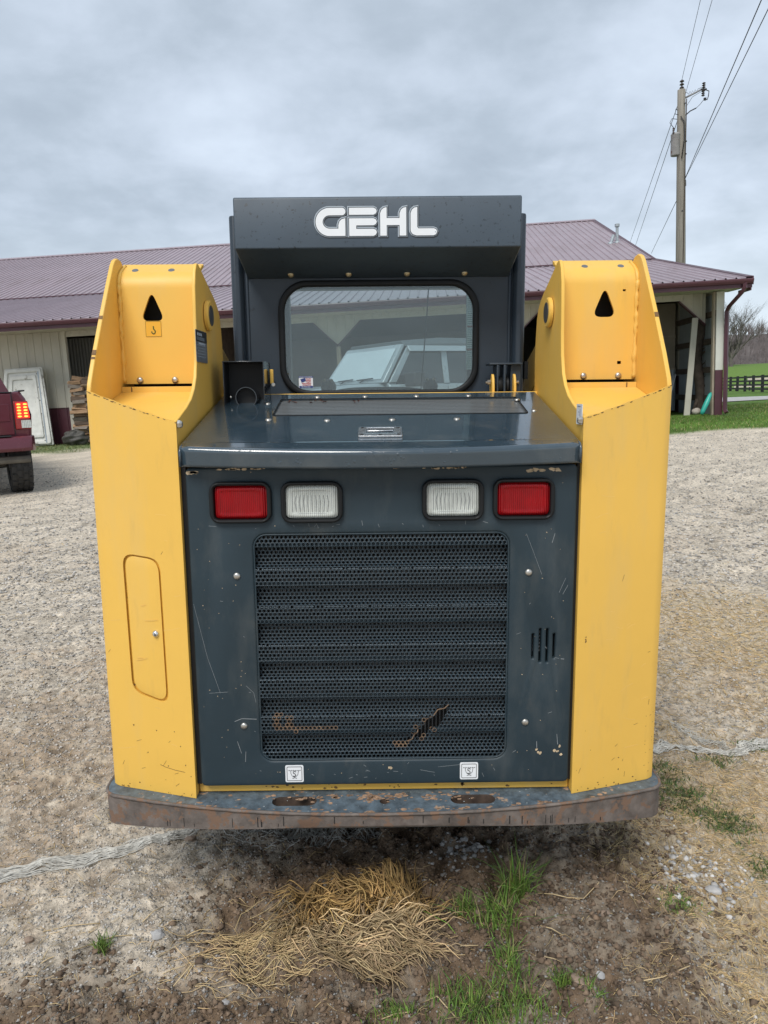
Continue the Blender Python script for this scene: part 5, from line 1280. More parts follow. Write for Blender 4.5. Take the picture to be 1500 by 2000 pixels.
m_wsg = pm('windshield_glass', (.55, .60, .61), .03, var=.03, spec=1.0, coat=1.0, metal=.75); m_wsg.node_tree.nodes['Principled BSDF'].inputs['Metallic'].default_value = .35; m_dkg = pm('tinted_side_glass', (.012, .014, .015), .05, spec=.6, coat=.4); mb.build('windshield', m_wsg, ws_)  # pale base colour stands in for sky reflected in the windshield
for s in (-.35, .12):
    mb = MB(); mb.tube([(fx(.10) + .03, s, 1.285), (fx(.13) + .03, s + .36, 1.30)], .009, 5); mb.tube([(fx(.02) + .02, s + .1, 1.25), (fx(.12) + .03, s + .18, 1.295)], .009, 5); mb.build('wiper', m_trim, ws_)
mb = MB(); loft(mb, [ring(.27, .69, .64, 1.705, 1.72, 1.79), ring(-.4, .70, .65, 1.705, 1.75, 1.835), ring(-1.80, .70, .65, 1.705, 1.75, 1.825)]); mb.build('hard_top', m_gtop, suv, bevel=.015)
for s in (-1, 1):
    q = MB(); pr = lambda x0, x1, zb, zt2, t=.03: q.hexa([(x0, s * .765, zb), (x1, s * .765, zb), (x1, s * (.765 - t), zb), (x0, s * (.765 - t), zb), (x0, s * .70, zt2), (x1, s * .70, zt2), (x1, s * (.70 - t), zt2), (x0, s * (.70 - t), zt2)])
    for x0, x1 in ((-.44, -.34), (-1.32, -1.22), (-1.82, -1.70)): pr(x0, x1, 1.201, 1.72)
    pr(-1.81, .25, 1.64, 1.72); q.hexa([(.50, s * .765, 1.236), (.62, s * .765, 1.236), (.62, s * .735, 1.236), (.50, s * .735, 1.236), (.16, s * .70, 1.70), (.25, s * .70, 1.70), (.25, s * .67, 1.70), (.16, s * .67, 1.70)])
    q.build('window_frames', m_silverp, suv, bevel=.006)
    for x0, x1, xt0, xt1 in ((-.34, .50, -.34, .18), (-1.22, -.44, -1.22, -.44), (-1.70, -1.32, -1.70, -1.32)):
        q = MB(); q.hexa([(x0, s * .750, 1.21), (x1, s * .750, 1.21), (x1, s * .744, 1.21), (x0, s * .744, 1.21), (xt0, s * .692, 1.66), (xt1, s * .692, 1.66), (xt1, s * .686, 1.66), (xt0, s * .686, 1.66)]); q.build('side_window', m_dkg, suv)
    q = MB(); q.box(.20, .40, s * .80 if s > 0 else -1.02, 1.02 if s > 0 else s * .80, 1.17, 1.36); q.box(.26, .34, min(s * .74, s * .82), max(s * .74, s * .82), 1.17, 1.22); q.build('door_mirror', m_trim, suv, bevel=.04, seg=3)
    for x0, x1 in ((-1.30, -.40), (-.37, .52)):
        q = MB(); q.box(x0, x1, min(s * .781, s * .792), max(s * .781, s * .792), .62, 1.18); d_ = q.build('door', m_silverp, suv, bevel=.01)
        q = MB(); q.box(x0 + .08, x0 + .24, min(s * .79, s * .82), max(s * .79, s * .82), 1.03, 1.07); q.build('door_handle', m_trim, d_, bevel=.008)
    q = MB(); q.prism([(.85, .78), (.95, .98), (1.25, 1.03), (1.75, 1.0), (1.85, .85), (1.85, .80), (1.7, .93), (1.2, .95), (1.0, .9), (.92, .76)], min(s * .62, s * .92), max(s * .62, s * .92), lambda u, v, w: (u, w, v)); q.build('fender_flare', m_trim, suv, bevel=.01)
    q = MB(); q.lathe([(.09, 0), (.09, .03), (.02, .04)], (1.75, s * .40, .98), (1, 0, 0), 16); q.build('headlight', m_clrlens, suv, smooth=True)
mb = MB()
for k in range(7): mb.box(1.752, 1.765, -.25 + k * .075, -.205 + k * .075, .82, 1.08)
mb.build('grille_slots', m_ink, suv); mb = MB(); mb.box(1.80, 1.98, -.78, .78, .55, .72); mb.build('front_bumper', m_trim, suv, bevel=.03); mb = MB(); mb.box(-1.7, 1.6, -.5, .5, .35, .60); mb.build('underbody', m_engine, suv)
t2, h2 = carwheel(.39, .25, m_silv)
for x in (-1.28, 1.33):
    for s in (-1, 1):
        o = link('wheel', h2, suv); o.location = (x, s * .74, .39); link('tyre', t2, o)

# ================================================================== utility pole, wires
R_cam = cam.matrix_world.to_3x3()
def ray(px, py): return R_cam @ Vector(((px - 750) / 1444, -(py - 1000) / 1444, -1))
def at(px, py, Y): d = ray(px, py); return Vector((0, 0, EYE)) + d * (Y / d.y)
def onz(px, py, z): d = ray(px, py); return Vector((0, 0, EYE)) + d * ((z - EYE) / d.z)
pole = empty('utility_pole', (12.0, 30, 0), label='weathered wooden utility pole with transformer behind the barn', cat='utility pole')
m_pole = pm('weathered_pole_wood', (.235, .215, .180), .85, var=.3, scale=4, streak=(6, 6, .25), bump=.006, bscale=14)
mb = MB(); mb.tube([(.0, 0, -.3), (-.01, 0, 6), (-.1, 0, 11.0), (-.12, 0, 12.28)], [.20, .185, .155, .145], 14); mb.build('shaft', m_pole, pole, smooth=True)
mb = MB(); mb.box(-.005, .02, -.20, -.17, 6, 11.9); mb.build('ground_wire_moulding', m_darkwood, pole)
m_ins = pm('brown_porcelain', (.05, .035, .03), .3, var=.2)
def insul(c, h=.28, r=.075, n=3, parent=pole, ax=(0, 0, 1)):
    pr_ = [(.02, 0)]
    for k in range(n): z = h * (k + .3) / n; pr_ += [(.025, z), (r, z + .01), (r * .8, z + h / n * .4), (.03, z + h / n * .5)]
    pr_.append((.02, h)); q = MB(); q.lathe(pr_, c, ax, 12); return q.build('insulator', m_ins, parent, auto=40)
insul((-.11, 0, 12.30), .34, .085, 3)
arm = MB(); arm.tube([(.03, 0, 12.00), (.40, 0, 12.16), (.64, 0, 12.27)], .035, 6); ar = arm.build('bracket_arm', pm('grey_fibreglass', (.25, .25, .26), .5), pole, smooth=True)
insul((.72, 0, 12.30), .22, .07, 3, ar); insul((.70, 0, 12.02), .22, .07, 3, ar)
mb = MB(); mb.box(.60, .82, -.04, .04, 12.24, 12.29); mb.tube([(.72, 0, 12.28), (.92, 0, 12.20), (.90, 0, 12.02), (.86, 0, 11.9), (.72, 0, 11.94)], .018, 5); mb.box(.74, .82, -.03, .03, 11.88, 11.97); mb.build('fuse_cutout', m_trim, ar)
tr_ = MB(); tr_.lathe([(.02, -.02), (.17, 0), (.18, .03), (.18, .72), (.19, .74), (.16, .80), (.02, .84)], (-.30, .0, 9.95), (0, 0, 1), 18); tf = tr_.build('transformer', pm('transformer_grey', (.27, .26, .25), .5, var=.15, scale=5, spots=((.16, .08, .06), .60, 3, .8)), pole, auto=40)
insul((-.44, -.12, 10.70), .22, .045, 3, tf)
mb = MB(); mb.tube([(-.44, -.12, 10.92), (-.58, -.12, 11.1), (-.50, -.1, 11.25), (-.30, -.1, 11.22)], .012, 5); mb.tube([(-.20, -.18, 11.3), (-.08, -.2, 11.1), (-.05, -.2, 10.5), (-.14, -.2, 9.8)], .02, 5); mb.tube([(-.12, 0, 11.5), (-.34, -.05, 11.6), (-.36, -.05, 11.42), (-.16, -.05, 11.38)], .013, 5)
mb.tube([(.05, 0, 11.38), (.22, 0, 11.52), (.45, 0, 11.62)], .022, 5); mb.tube([(.45, 0, 11.62), (.60, 0, 11.75), (.74, 0, 11.92)], .009, 5)
mb.tube([(.64, 0, 12.2), (.3, 0, 12.02), (.08, 0, 11.7)], .008, 5); mb.tube([(.0, 0, 12.2), (.1, 0, 12.17), (.16, 0, 12.12), (.2, 0, 12.22), (.25, 0, 12.14), (.3, 0, 12.24), (.35, 0, 12.16), (.4, 0, 12.27), (.45, 0, 12.19), (.5, 0, 12.29), (.64, 0, 12.34)], .008, 5)
mb.tube([(.04, 0, 9.15), (.12, 0, 9.05), (.13, 0, 8.85), (.07, 0, 8.8), (.05, 0, 9.0)], .012, 5); mb.build('jumper_cables', m_trim, pole, smooth=True)
for z, x in ((11.75, -.13), (10.4, .08), (9.95, .08), (7.9, -.2), (5.9, -.2)):
    mb = MB(); mb.lathe([(.03, 0), (.03, .03)], (x * .3, -.17 if x > 0 else -.15, z), (0, -1, 0), 8); mb.build('pole_bolt', m_trim, pole)
def wire(p0, p1, sag, r, label, twist=False):
    n = 24; pts_ = [p0.lerp(p1, k / n) - Vector((0, 0, sag * 4 * (k / n) * (1 - k / n))) for k in range(n + 1)]
    q = MB(); q.tube(pts_, r * .7, 5); return tag(q.build('power_line', m_trim, smooth=True), label, 'power line', 'power lines on the utility pole')
pt = Vector((12.0, 30, 0))
far = lambda px, py, Y: at(px, py, Y)
wire(pt + Vector((-.11, 0, 12.65)), onz(1369, -4, 12.9) + (onz(1369, -4, 12.9) - (pt + Vector((-.11, 0, 12.65)))) * .3, .0, .011, 'thin overhead wire leaving the top insulator towards the viewer, leftmost of the upper four')
wire(pt + Vector((.02, 0, 12.1)), onz(1392, -4, 12.5) + (onz(1392, -4, 12.5) - (pt + Vector((.02, 0, 12.1)))) * .3, .0, .011, 'thin overhead wire just right of the leftmost upper wire')
wire(pt + Vector((.06, -.1, 9.12)), onz(1487, 0, 8.6) + (onz(1487, 0, 8.6) - (pt + Vector((.06, -.1, 9.12)))) * .3, .0, .016, 'thick service cable from the pole middle to the upper right, left one of the pair')
wire(pt + Vector((.06, -.1, 9.10)), onz(1505, 8, 8.4) + (onz(1505, 8, 8.4) - (pt + Vector((.06, -.1, 9.10)))) * .3, .0, .014, 'thick service cable from the pole middle to the upper right, right one of the pair')
wire(pt + Vector((-.16, 0, 12.0)), far(1230, 475, 62), .0, .018, 'wire from the pole top down to the left, leftmost where it meets the roof')
wire(pt + Vector((-.25, 0, 11.2)), far(1241, 480, 60), .0, .018, 'wire from above the transformer down to the left, second from the left at the roof')
wire(pt + Vector((-.18, 0, 8.4)), far(1272, 495, 55), .0, .018, 'lowest wire from the pole down behind the gable, nearest the pole at the roof')

# ================================================================== bare tree, fence
def bare_tree(base, H, spread, lean, seed, mat, levels=6):
    rg = random.Random(seed); mb = MB(); tw = MB()
    def grow(p, d, L, r, lv):
        n = 4 if lv < 3 else 3; pts_ = [p]; q = Vector(p); dd = Vector(d)
        for k in range(n):
            dd = (dd + Vector((rg.uniform(-.16, .16), rg.uniform(-.16, .16), rg.uniform(-.02, .16)))).normalized(); q = q + dd * L / n; pts_.append(tuple(q))
        (mb if lv < 4 else tw).tube(pts_, [r * (1 - .45 * i / n) for i in range(n + 1)], 6 if lv < 2 else (4 if lv < 4 else 3), cap=False)
        if lv >= levels: return
        for k in range(rg.choice([2, 3, 3]) + (1 if lv < 2 else 0) + (1 if lv > 3 else 0)):
            a = rg.uniform(0, 2 * pi); sp = rg.uniform(.35, .75) * spread; ax = dd.orthogonal().normalized(); ax.rotate(Matrix.Rotation(a, 3, dd)); nd = (dd + ax * sp + Vector(lean) * .12).normalized()
            i = rg.randint(max(1, n - 2), n); grow(pts_[i], nd, L * rg.uniform(.62, .86), r * .56, lv + 1)
    grow(base, (0, 0, 1), H * .14, H * .027, 0)
    for k in range(5):
        a = k * 1.3; grow((base[0], base[1], base[2] + H * .10), Vector((cos(a) * .75, sin(a) * .75, 1)).normalized(), H * .27, H * .012, 1)
    return mb, tw
m_bark = pm('grey_bark', (.13, .115, .10), .9, var=.25, scale=3)
tb = at(1428, 714, 112); th = 11.5; tzb = float(gz(tb.x, tb.y)) - .1
tree = empty('bare_tree', (tb.x, tb.y, tzb), label='large leafless tree in the pasture just right of the barn corner', cat='tree')
mb, tw = bare_tree((0, 0, 0), th, 1.0, (.5, 0, .2), 12, m_bark); mb.build('trunk', m_bark, tree, smooth=True); tw.build('crown', m_bark, tree, smooth=True)
# black four-board fence
m_fence = pm('black_fence_paint', (.012, .012, .014), .7, var=.2)
fa, fb_ = Vector((30.0, 52.0, 0)), Vector((37.6, 86.0, 0)); fa = Vector((31.8 + 2.0, 62 - 8.0, 0)); dirf = (Vector((36.0, 78, 0)) - Vector((31.8, 62, 0))).normalized()
fence = empty('board_fence', (31.8, 62, 0), label='black four-board farm fence running along the far side of the lane', cat='fence')
org = Vector((31.8, 62, 0)); n_post = 16; sp = 3.3
pm_me = MB(); pm_me.box(-.09, .09, -.09, .09, -.3, 1.42); pme = pm_me.mesh('post', m_fence)
P0 = [org + dirf * sp * (k - 4) for k in range(n_post)]
for k, p in enumerate(P0):
    z = g1(p.x, p.y); o = link('post', pme, fence); o.location = (p.x - org.x, p.y - org.y, z)
    if k < n_post - 1:
        p2 = P0[k + 1]; z2 = g1(p2.x, p2.y); nrm = Vector((-dirf.y, dirf.x, 0)) * .11
        for h in (.18, .52, .86, 1.20):
            q = MB(); a = p - org + nrm; b = p2 - org + nrm; t = nrm.normalized() * .02
            if (b - a).x < 0: pass
            q.hexa([(a.x, a.y, z + h), (b.x, b.y, z2 + h), (b.x + t.x, b.y + t.y, z2 + h), (a.x + t.x, a.y + t.y, z + h), (a.x, a.y, z + h + .15), (b.x, b.y, z2 + h + .15), (b.x + t.x, b.y + t.y, z2 + h + .15), (a.x + t.x, a.y + t.y, z + h + .15)])
            q.build('rail', m_fence, fence, recalc=True)
for k, (px, py, w_) in enumerate(((1492, 740, 3.2), (1478, 753, 4.5))):
    p = at(px, py, 74); q = MB(); q.box(-w_ / 2, w_ / 2 + 1.5, -.04, .04, -.12, .12); o = q.build('pale_rail', pm('pale_rail_paint', (.60, .52, .45), .6)); o.location = p
    mbp = MB(); mbp.box(-w_ / 2 + .2, -w_ / 2 + .32, .041, .15, -1.1, .2); mbp.box(w_ / 2 + 1.2, w_ / 2 + 1.32, .041, .15, -1.1, .2); mbp.build('rail_support', m_fence, o)
    tag(o, ('short tan rail behind the black fence, the upper one at the right edge', 'long white rail behind the black fence, the lower one at the right edge')[k], 'rail')

# ================================================================== ground clutter
rs = np.random.RandomState(5)
m_peb = pm('gravel_stones', (.4, .38, .35), .95, var=.15, scale=60, attr=True, spec=.12)
ico = [(0, 0, 1), (.894, 0, .447), (.276, .851, .447), (-.724, .526, .447), (-.724, -.526, .447), (.276, -.851, .447), (.724, .526, -.447), (-.276, .851, -.447), (-.894, 0, -.447), (-.276, -.851, -.447), (.724, -.526, -.447), (0, 0, -1)]
icf = [(0, 1, 2), (0, 2, 3), (0, 3, 4), (0, 4, 5), (0, 5, 1), (1, 6, 2), (2, 7, 3), (3, 8, 4), (4, 9, 5), (5, 10, 1), (6, 7, 2), (7, 8, 3), (8, 9, 4), (9, 10, 5), (10, 6, 1), (11, 7, 6), (11, 8, 7), (11, 9, 8), (11, 10, 9), (11, 6, 10)]
ICO0 = np.array(ico); ICF0 = np.array(icf)
OCT = np.array([(0, 0, 1), (1, 0, .1), (.1, 1, -.1), (-1, .1, .15), (0, -1, 0), (.1, 0, -1)]); OCF = np.array([(0, 1, 2), (0, 2, 3), (0, 3, 4), (0, 4, 1), (5, 2, 1), (5, 3, 2), (5, 4, 3), (5, 1, 4)])
def stones(x, y, r, colr, name, mat, label, cat, flat=.6, fine=False, jit=1):
    n = len(x); ICO, ICF = (ICO0, ICF0) if fine else (OCT, OCF); nv = len(ICO); v = ICO[None] * (1 + rs.uniform(-.30, .30, (n, nv, 1)) * jit); v = v * np.stack([rs.uniform(.75, 1.3, n), rs.uniform(.7, 1.2, n), rs.uniform(.45, .85, n) * flat / .6], 1)[:, None, :]
    a = rs.uniform(0, 2 * pi, n); c, s = np.cos(a)[:, None], np.sin(a)[:, None]
    vx = v[:, :, 0] * c - v[:, :, 1] * s; vy = v[:, :, 0] * s + v[:, :, 1] * c
    z = gzz(x, y); V = np.stack([vx * r[:, None] + x[:, None], vy * r[:, None] + y[:, None], v[:, :, 2] * r[:, None] + (z + r * .18)[:, None]], 2)
    F = ICF[None] + (np.arange(n) * nv)[:, None, None]
    return tag(np_mesh(name, V.reshape(-1, 3), F.reshape(-1, 3), mat, attr=np.repeat(colr, nv, 0)), label, cat, kind='stuff')
n = 190000
t = rs.rand(n); y = 1.35 * np.exp(t * np.log(14.0 / 1.35)); x = rs.uniform(-.66, .66, n) * y * 1.02
d, s, g = zones(x, y); keep = (rs.rand(n) > .62 * d + .55 * s + g) & ~((np.abs(x) < .45) & (y > 2.7))
x, y, d = x[keep], y[keep], d[keep]; r = (.0022 + .0060 * rs.rand(len(x)) ** 3) * np.clip(y / 3.0, .75, 2.0)
g_ = .24 + .36 * rs.rand(len(x)) ** 1.3; w_ = rs.uniform(0, 1, (len(x), 1))
g_ = g_ * (1 - .45 * d)
colr = g_[:, None] * (np.array([1.02, .92, .79]) * w_ + np.array([.98, .95, .91]) * (1 - w_))
stones(x, y, r, colr, 'gravel', m_peb, 'loose grey and tan gravel scattered over the yard', 'gravel')
# dirt clods in the dug-up soil
n = 42000; x = rs.uniform(-1.25, 1.0, n); y = rs.uniform(1.38, 2.75, n); d, s, g = zones(x, y); keep = rs.rand(n) < d * .95; x, y = x[keep], y[keep]
r = .0028 + .0095 * rs.rand(len(x)) ** 5; g_ = rs.uniform(.5, 1.4, len(x))[:, None]
stones(x, y, r, np.array([.165, .115, .077]) * g_, 'soil_clods', pm('soil', (.2, .13, .09), .95, var=.2, scale=60, attr=True, bump=.002, bscale=200), 'crumbly brown clods of dug-up soil under the bumper', 'soil', flat=.65, jit=1.6)
cpx = onz(905, 1665, 0); n = 150; x = rs.normal(cpx.x, .07, n); y = rs.normal(cpx.y, .045, n); g_ = rs.uniform(.22, .48, n)[:, None]
stones(x, y, .004 + .008 * rs.rand(n) ** 2, g_ * np.array([[1, .97, .93]]), 'pebble_cluster', m_peb, 'cluster of grey pebbles in the dirt under the middle of the bumper', 'pebbles', fine=True)
cpx = onz(1360, 1690, 0); n = 420; x = rs.normal(cpx.x, .10, n); y = rs.normal(cpx.y, .10, n); g_ = rs.uniform(.25, .6, n)[:, None]
stones(x, y, .003 + .009 * rs.rand(n) ** 3, g_ * np.array([[1, .97, .93]]), 'loose_stones', m_peb, 'patch of mixed grey stones right of the bumper end', 'pebbles', fine=True)
# single larger stones
m_stone = pm('grey_limestone', (.42, .41, .40), .8, var=.2, scale=25, bump=.003, bscale=40)
SL = [(1394, 1722, .018, 'grey angular stone right of the bumper, largest in the gravel patch'), (1284, 1690, .015, 'tan rounded stone just right of the bumper end, above the dark hole'), (1278, 1712, .010, 'small whitish stone touching the tan rounded stone right of the bumper'),
      (1183, 1776, .013, 'upright narrow grey stone in the brown dirt right of the grass tuft'), (1172, 1885, .012, 'white-topped stone in the dirt above the small lower grass tuft'), (440, 1960, .012, 'pale stone at the lower left in dug-up soil'), (372, 1645, .015, 'reddish brown stone lying on the white netting left of centre'),
      (58, 1848, .013, 'flat pale stone on the tan dirt at the far left'), (310, 1845, .017, 'greenish grey flat stone embedded left of the straw heap'), (905, 1640, .013, 'grey stone under the bumper, top of the pebble cluster'), (932, 1668, .012, 'round light stone in the pebble cluster under the bumper, lowest one'),
      (880, 1652, .011, 'bluish pebble at the left of the cluster under the bumper'), (990, 1684, .010, 'tan pebble right of the cluster under the bumper, above the grass tuft'), (932, 1766, .013, 'brown rounded stone left of the tall grass tuft'), (30, 1555, .014, 'reddish stone on the gravel at the left edge above the netting'), (1130, 1905, .018, 'brown lump of clay beside the small lower grass tuft')]
for k, (px, py, r, lab) in enumerate(SL):
    p = onz(px, py, .01); z = g1(p.x, p.y); q = MB(); rg = random.Random(k); q.sphere((0, 0, 0), r, (rg.uniform(1, 1.5), 1, rg.uniform(.6, .8)), 9, 6, .22, rg)
    o = q.build('stone', m_stone if 'brown' not in lab and 'reddish' not in lab and 'tan' not in lab else (bpy.data.materials.get('brown_stone') or pm('brown_stone', (.27, .20, .15), .85, var=.2, scale=30)), bevel=.001)
    o.location = (p.x, p.y, z + r * .25); o.rotation_euler = (rg.uniform(-.3, .3), rg.uniform(-.3, .3), rg.uniform(0, 6)); tag(o, lab, 'stone', 'larger stones lying in the dirt')

def strands(name, P0, D, L, W, curl, lift, colr, mat, label, cat, seg=4, kind='stuff', up=None, hgt=None):
    """thin triangular strands. P0 (n,2) start, D angle, L length, lift heights"""
    n = len(P0); t = np.linspace(0, 1, seg + 1)[None]
    ang = D[:, None] + curl[:, None] * t * 1.0 ; st = L[:, None] / seg
    dx = np.cos(ang) * st; dy = np.sin(ang) * st
    X = P0[:, 0:1] + np.concatenate([np.zeros((n, 1)), np.cumsum(dx[:, :-1], 1)], 1); Y = P0[:, 1:2] + np.concatenate([np.zeros((n, 1)), np.cumsum(dy[:, :-1], 1)], 1)
    Z = gzz(X.ravel(), Y.ravel()).reshape(X.shape)
    Zm = Z.mean(1, keepdims=True) * .6 + Z * .4
    Z = np.maximum(Zm, Z) + .0015 + (hgt if hgt is not None else 0) + lift[:, None] * np.sin(pi * t * .9)
    nxv, nyv = -np.sin(ang), np.cos(ang); w = (W[:, None] * (1 - .55 * t)) / 2
    A = np.stack([X + nxv * w, Y + nyv * w, Z], 2); B_ = np.stack([X - nxv * w, Y - nyv * w, Z], 2); C_ = np.stack([X, Y, Z + w * 1.1], 2)
    V = np.stack([A, B_, C_], 2).reshape(n, -1, 3); k = seg + 1
    F = []
    for i in range(seg):
        for (a, b) in ((0, 1), (1, 2), (2, 0)): F.append((i * 3 + a, i * 3 + b, (i + 1) * 3 + b, (i + 1) * 3 + a))
    F = np.array(F)[None] + (np.arange(n) * 3 * k)[:, None, None]
    return tag(np_mesh(name, V.reshape(-1, 3), F.reshape(-1, 4), mat, attr=np.repeat(colr, 3 * k, 0)), label, cat, kind=kind)
m_straw = pm('straw', (.5, .38, .2), .55, var=.15, scale=50, attr=True)
def strawcol(n, dark=0): b = rs.uniform(.55, 1.25, (n, 1)) * (1 - dark); return np.clip(b * np.array([.66, .485, .25]) * (1 + rs.uniform(-.04, .04, (n, 3))), 0, 1)
# scattered straw, dense on the right
n = 150000; y = 1.4 * np.exp(rs.rand(n) * np.log(7.5 / 1.4)); x = rs.uniform(-.6, .66, n) * y * 1.05
d, s, g = zones(x, y); pr_ = .02 + .75 * s + .03 * (1 - d) * (y < 4); keep = rs.rand(n) < pr_; x, y = x[keep], y[keep]; n = len(x)
strands('scattered_straw', np.stack([x, y], 1), rs.uniform(0, 2 * pi, n), .010 + .055 * rs.rand(n) ** 1.8 * np.clip(y / 2.4, .8, 1.6), rs.uniform(.0009, .0024, n) * np.clip(y / 2.2, 1, 2), rs.uniform(-.7, .7, n), rs.uniform(0, .006, n), strawcol(n), m_straw, 'loose chopped straw scattered over the gravel right of the loader', 'straw', seg=2)
# long single stalks
LS = [((0, 1935), (185, 1845)), ((85, 1828), (195, 1815)), ((185, 1845), (260, 1840)), ((280, 1815), (320, 1780)), ((240, 1930), (280, 1905)), ((340, 1940), (410, 1880)), ((1050, 1725), (1110, 1740)), ((1110, 1740), (1170, 1725)), ((845, 1855), (960, 1835)), ((1240, 1905), (1350, 1880)), ((1055, 1800), (1100, 1810)), ((970, 1895), (1005, 1865)), ((820, 1930), (890, 1980)), ((775, 1995), (785, 1930)), ((745, 1978), (800, 1978)), ((1060, 1855), (1100, 1853))]
for k, (a, b) in enumerate(LS):
    A, B_ = onz(*a, .012), onz(*b, .012); q = MB(); m_ = (A + B_) / 2 + Vector((0, 0, .006)); q.tube([(A.x, A.y, g1(A.x, A.y) + .004), (m_.x, m_.y, g1(m_.x, m_.y) + .010), (B_.x, B_.y, g1(B_.x, B_.y) + .004)], .0016, 5)
    if k == 0: stalks = q
    else:
        off = len(stalks.v); stalks.v += q.v; stalks.f += [tuple(off + i for i in f) for f in q.f]; stalks.m += q.m
tag(stalks.build('long_straw_stalks', pm('pale_stalk', (.55, .42, .24), .6, var=.15), smooth=True), 'long single straw stalks lying about on the bare dirt', 'straw', kind='stuff')
# straw heap: swept tuft of bent stalks in the dirt
cx_, cy_ = -.10, 1.93
XS, YS, DS, CS, HS, TS = [], [], [], [], [], []
for k in range(140):
    a = rs.uniform(0, 2 * pi); q = sqrt(rs.rand()); x0, y0 = cx_ + q * (.185 if cos(a) > 0 else .235) * cos(a), cy_ - .03 + q * (.165 if sin(a) > 0 else .15) * sin(a)
    th = atan2(y0 - cy_, x0 - cx_) + pi / 2 + rs.normal(0, .55) if rs.rand() < .8 else rs.uniform(0, 2 * pi)
    if y0 < cy_ - .08: th = rs.normal(-.3, .35)
    m_ = rs.randint(5, 24); hh = .050 * max(0, 1 - q * q) * rs.rand() ** .8
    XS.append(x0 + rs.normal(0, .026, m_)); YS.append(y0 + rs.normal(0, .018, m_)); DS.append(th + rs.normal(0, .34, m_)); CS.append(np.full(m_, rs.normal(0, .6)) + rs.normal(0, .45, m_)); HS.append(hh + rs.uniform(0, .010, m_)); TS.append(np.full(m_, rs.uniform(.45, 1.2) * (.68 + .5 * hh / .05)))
x, y, D, CU, h, tn = [np.concatenate(v) for v in (XS, YS, DS, CS, HS, TS)]; n = len(x)
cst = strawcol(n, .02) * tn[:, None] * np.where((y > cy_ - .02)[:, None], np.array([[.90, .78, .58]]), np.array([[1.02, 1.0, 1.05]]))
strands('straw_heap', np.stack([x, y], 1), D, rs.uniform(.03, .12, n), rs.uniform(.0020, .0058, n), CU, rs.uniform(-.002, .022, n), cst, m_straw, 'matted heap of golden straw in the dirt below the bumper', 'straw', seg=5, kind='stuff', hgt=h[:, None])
# trailing straw to the left of the heap
n = 420; x = rs.normal(-.40, .10, n); y = rs.normal(1.80, .06, n)
strands('straw_trail', np.stack([x, y], 1), rs.normal(.2, .6, n), rs.uniform(.04, .13, n), rs.uniform(.0015, .003, n), rs.uniform(-.8, .8, n), rs.uniform(0, .012, n), strawcol(n), m_straw, 'thin straw wisps trailing left from the straw heap', 'straw', seg=4)
# net wrap: bundles of pale twine
m_net = pm('weathered_net_twine', (.50, .485, .44), .7, var=.3, scale=30)
def bundle(path, wid, n, seed, label, wob=.012, rad=.0012, loose=0):
    rg = random.Random(seed); q = MB()
    for k in range(n):
        off = rg.uniform(-1, 1); ph = rg.uniform(0, 6.28); pts_ = []
        N_ = 36 if len(path) > 4 else 26
        i0, i1 = (0, N_) if rg.random() > loose else sorted((rg.randint(0, N_ // 2), rg.randint(N_ // 2, N_)))
        for i in range(i0, i1 + 1):
            t = i / N_ * (len(path) - 1); j = min(int(t), len(path) - 2); f = t - j; a, b = path[j], path[j + 1]; x = a[0] * (1 - f) + b[0] * f; y = a[1] * (1 - f) + b[1] * f; w = a[2] * (1 - f) + b[2] * f
            dx, dy = b[0] - a[0], b[1] - a[1]; L = hypot(dx, dy); o = off * w * wid + wob * w * sin(ph + i * rg.uniform(.5, .9)) + rg.uniform(-1, 1) * .006
            px, py = x - dy / L * o, y + dx / L * o; pts_.append((px, py, g1(px, py) + .003 + .014 * (1 - off * off) * rg.uniform(.3, 1)))
        if len(pts_) > 3: q.tube(pts_, rad * rg.uniform(.6, 1.25), 3, cap=False)
    return tag(q.build('net_wrap', m_net, smooth=False), label, 'net wrap', 'strips of torn net wrap')
bundle([(-1.52, 2.02, 1.5), (-1.25, 2.12, 1.2), (-.97, 2.23, .9), (-.80, 2.32, .8), (-.69, 2.40, .6), (-.55, 2.42, 1.0)], .032, 54, 1, 'flattened strip of pale net wrap trailing from the left edge to the bumper', .010)
bundle([(-.60, 2.40, 1.0), (-.45, 2.36, 1.6), (-.32, 2.34, 1.5), (-.20, 2.33, 1.3), (-.05, 2.36, 1.0)], .040, 40, 2, 'tangled pale net wrap strands lying in the dirt under the bumper', .030, .0010, .5)
bundle([(1.00, 2.84, .8), (1.15, 2.93, 1.0), (1.30, 2.90, .7), (1.42, 2.85, .8), (1.52, 2.93, 1.3), (1.75, 2.95, 1.4)], .030, 34, 3, 'white knotted net wrap strip lying on straw right of the loader', .014, .0018)
bundle([(1.25, 3.12, .8), (1.30, 3.00, 1.0), (1.38, 2.94, .8), (1.40, 2.90, .5)], .018, 13, 4, 'short frayed end of net wrap curling back above the right strip', .016)
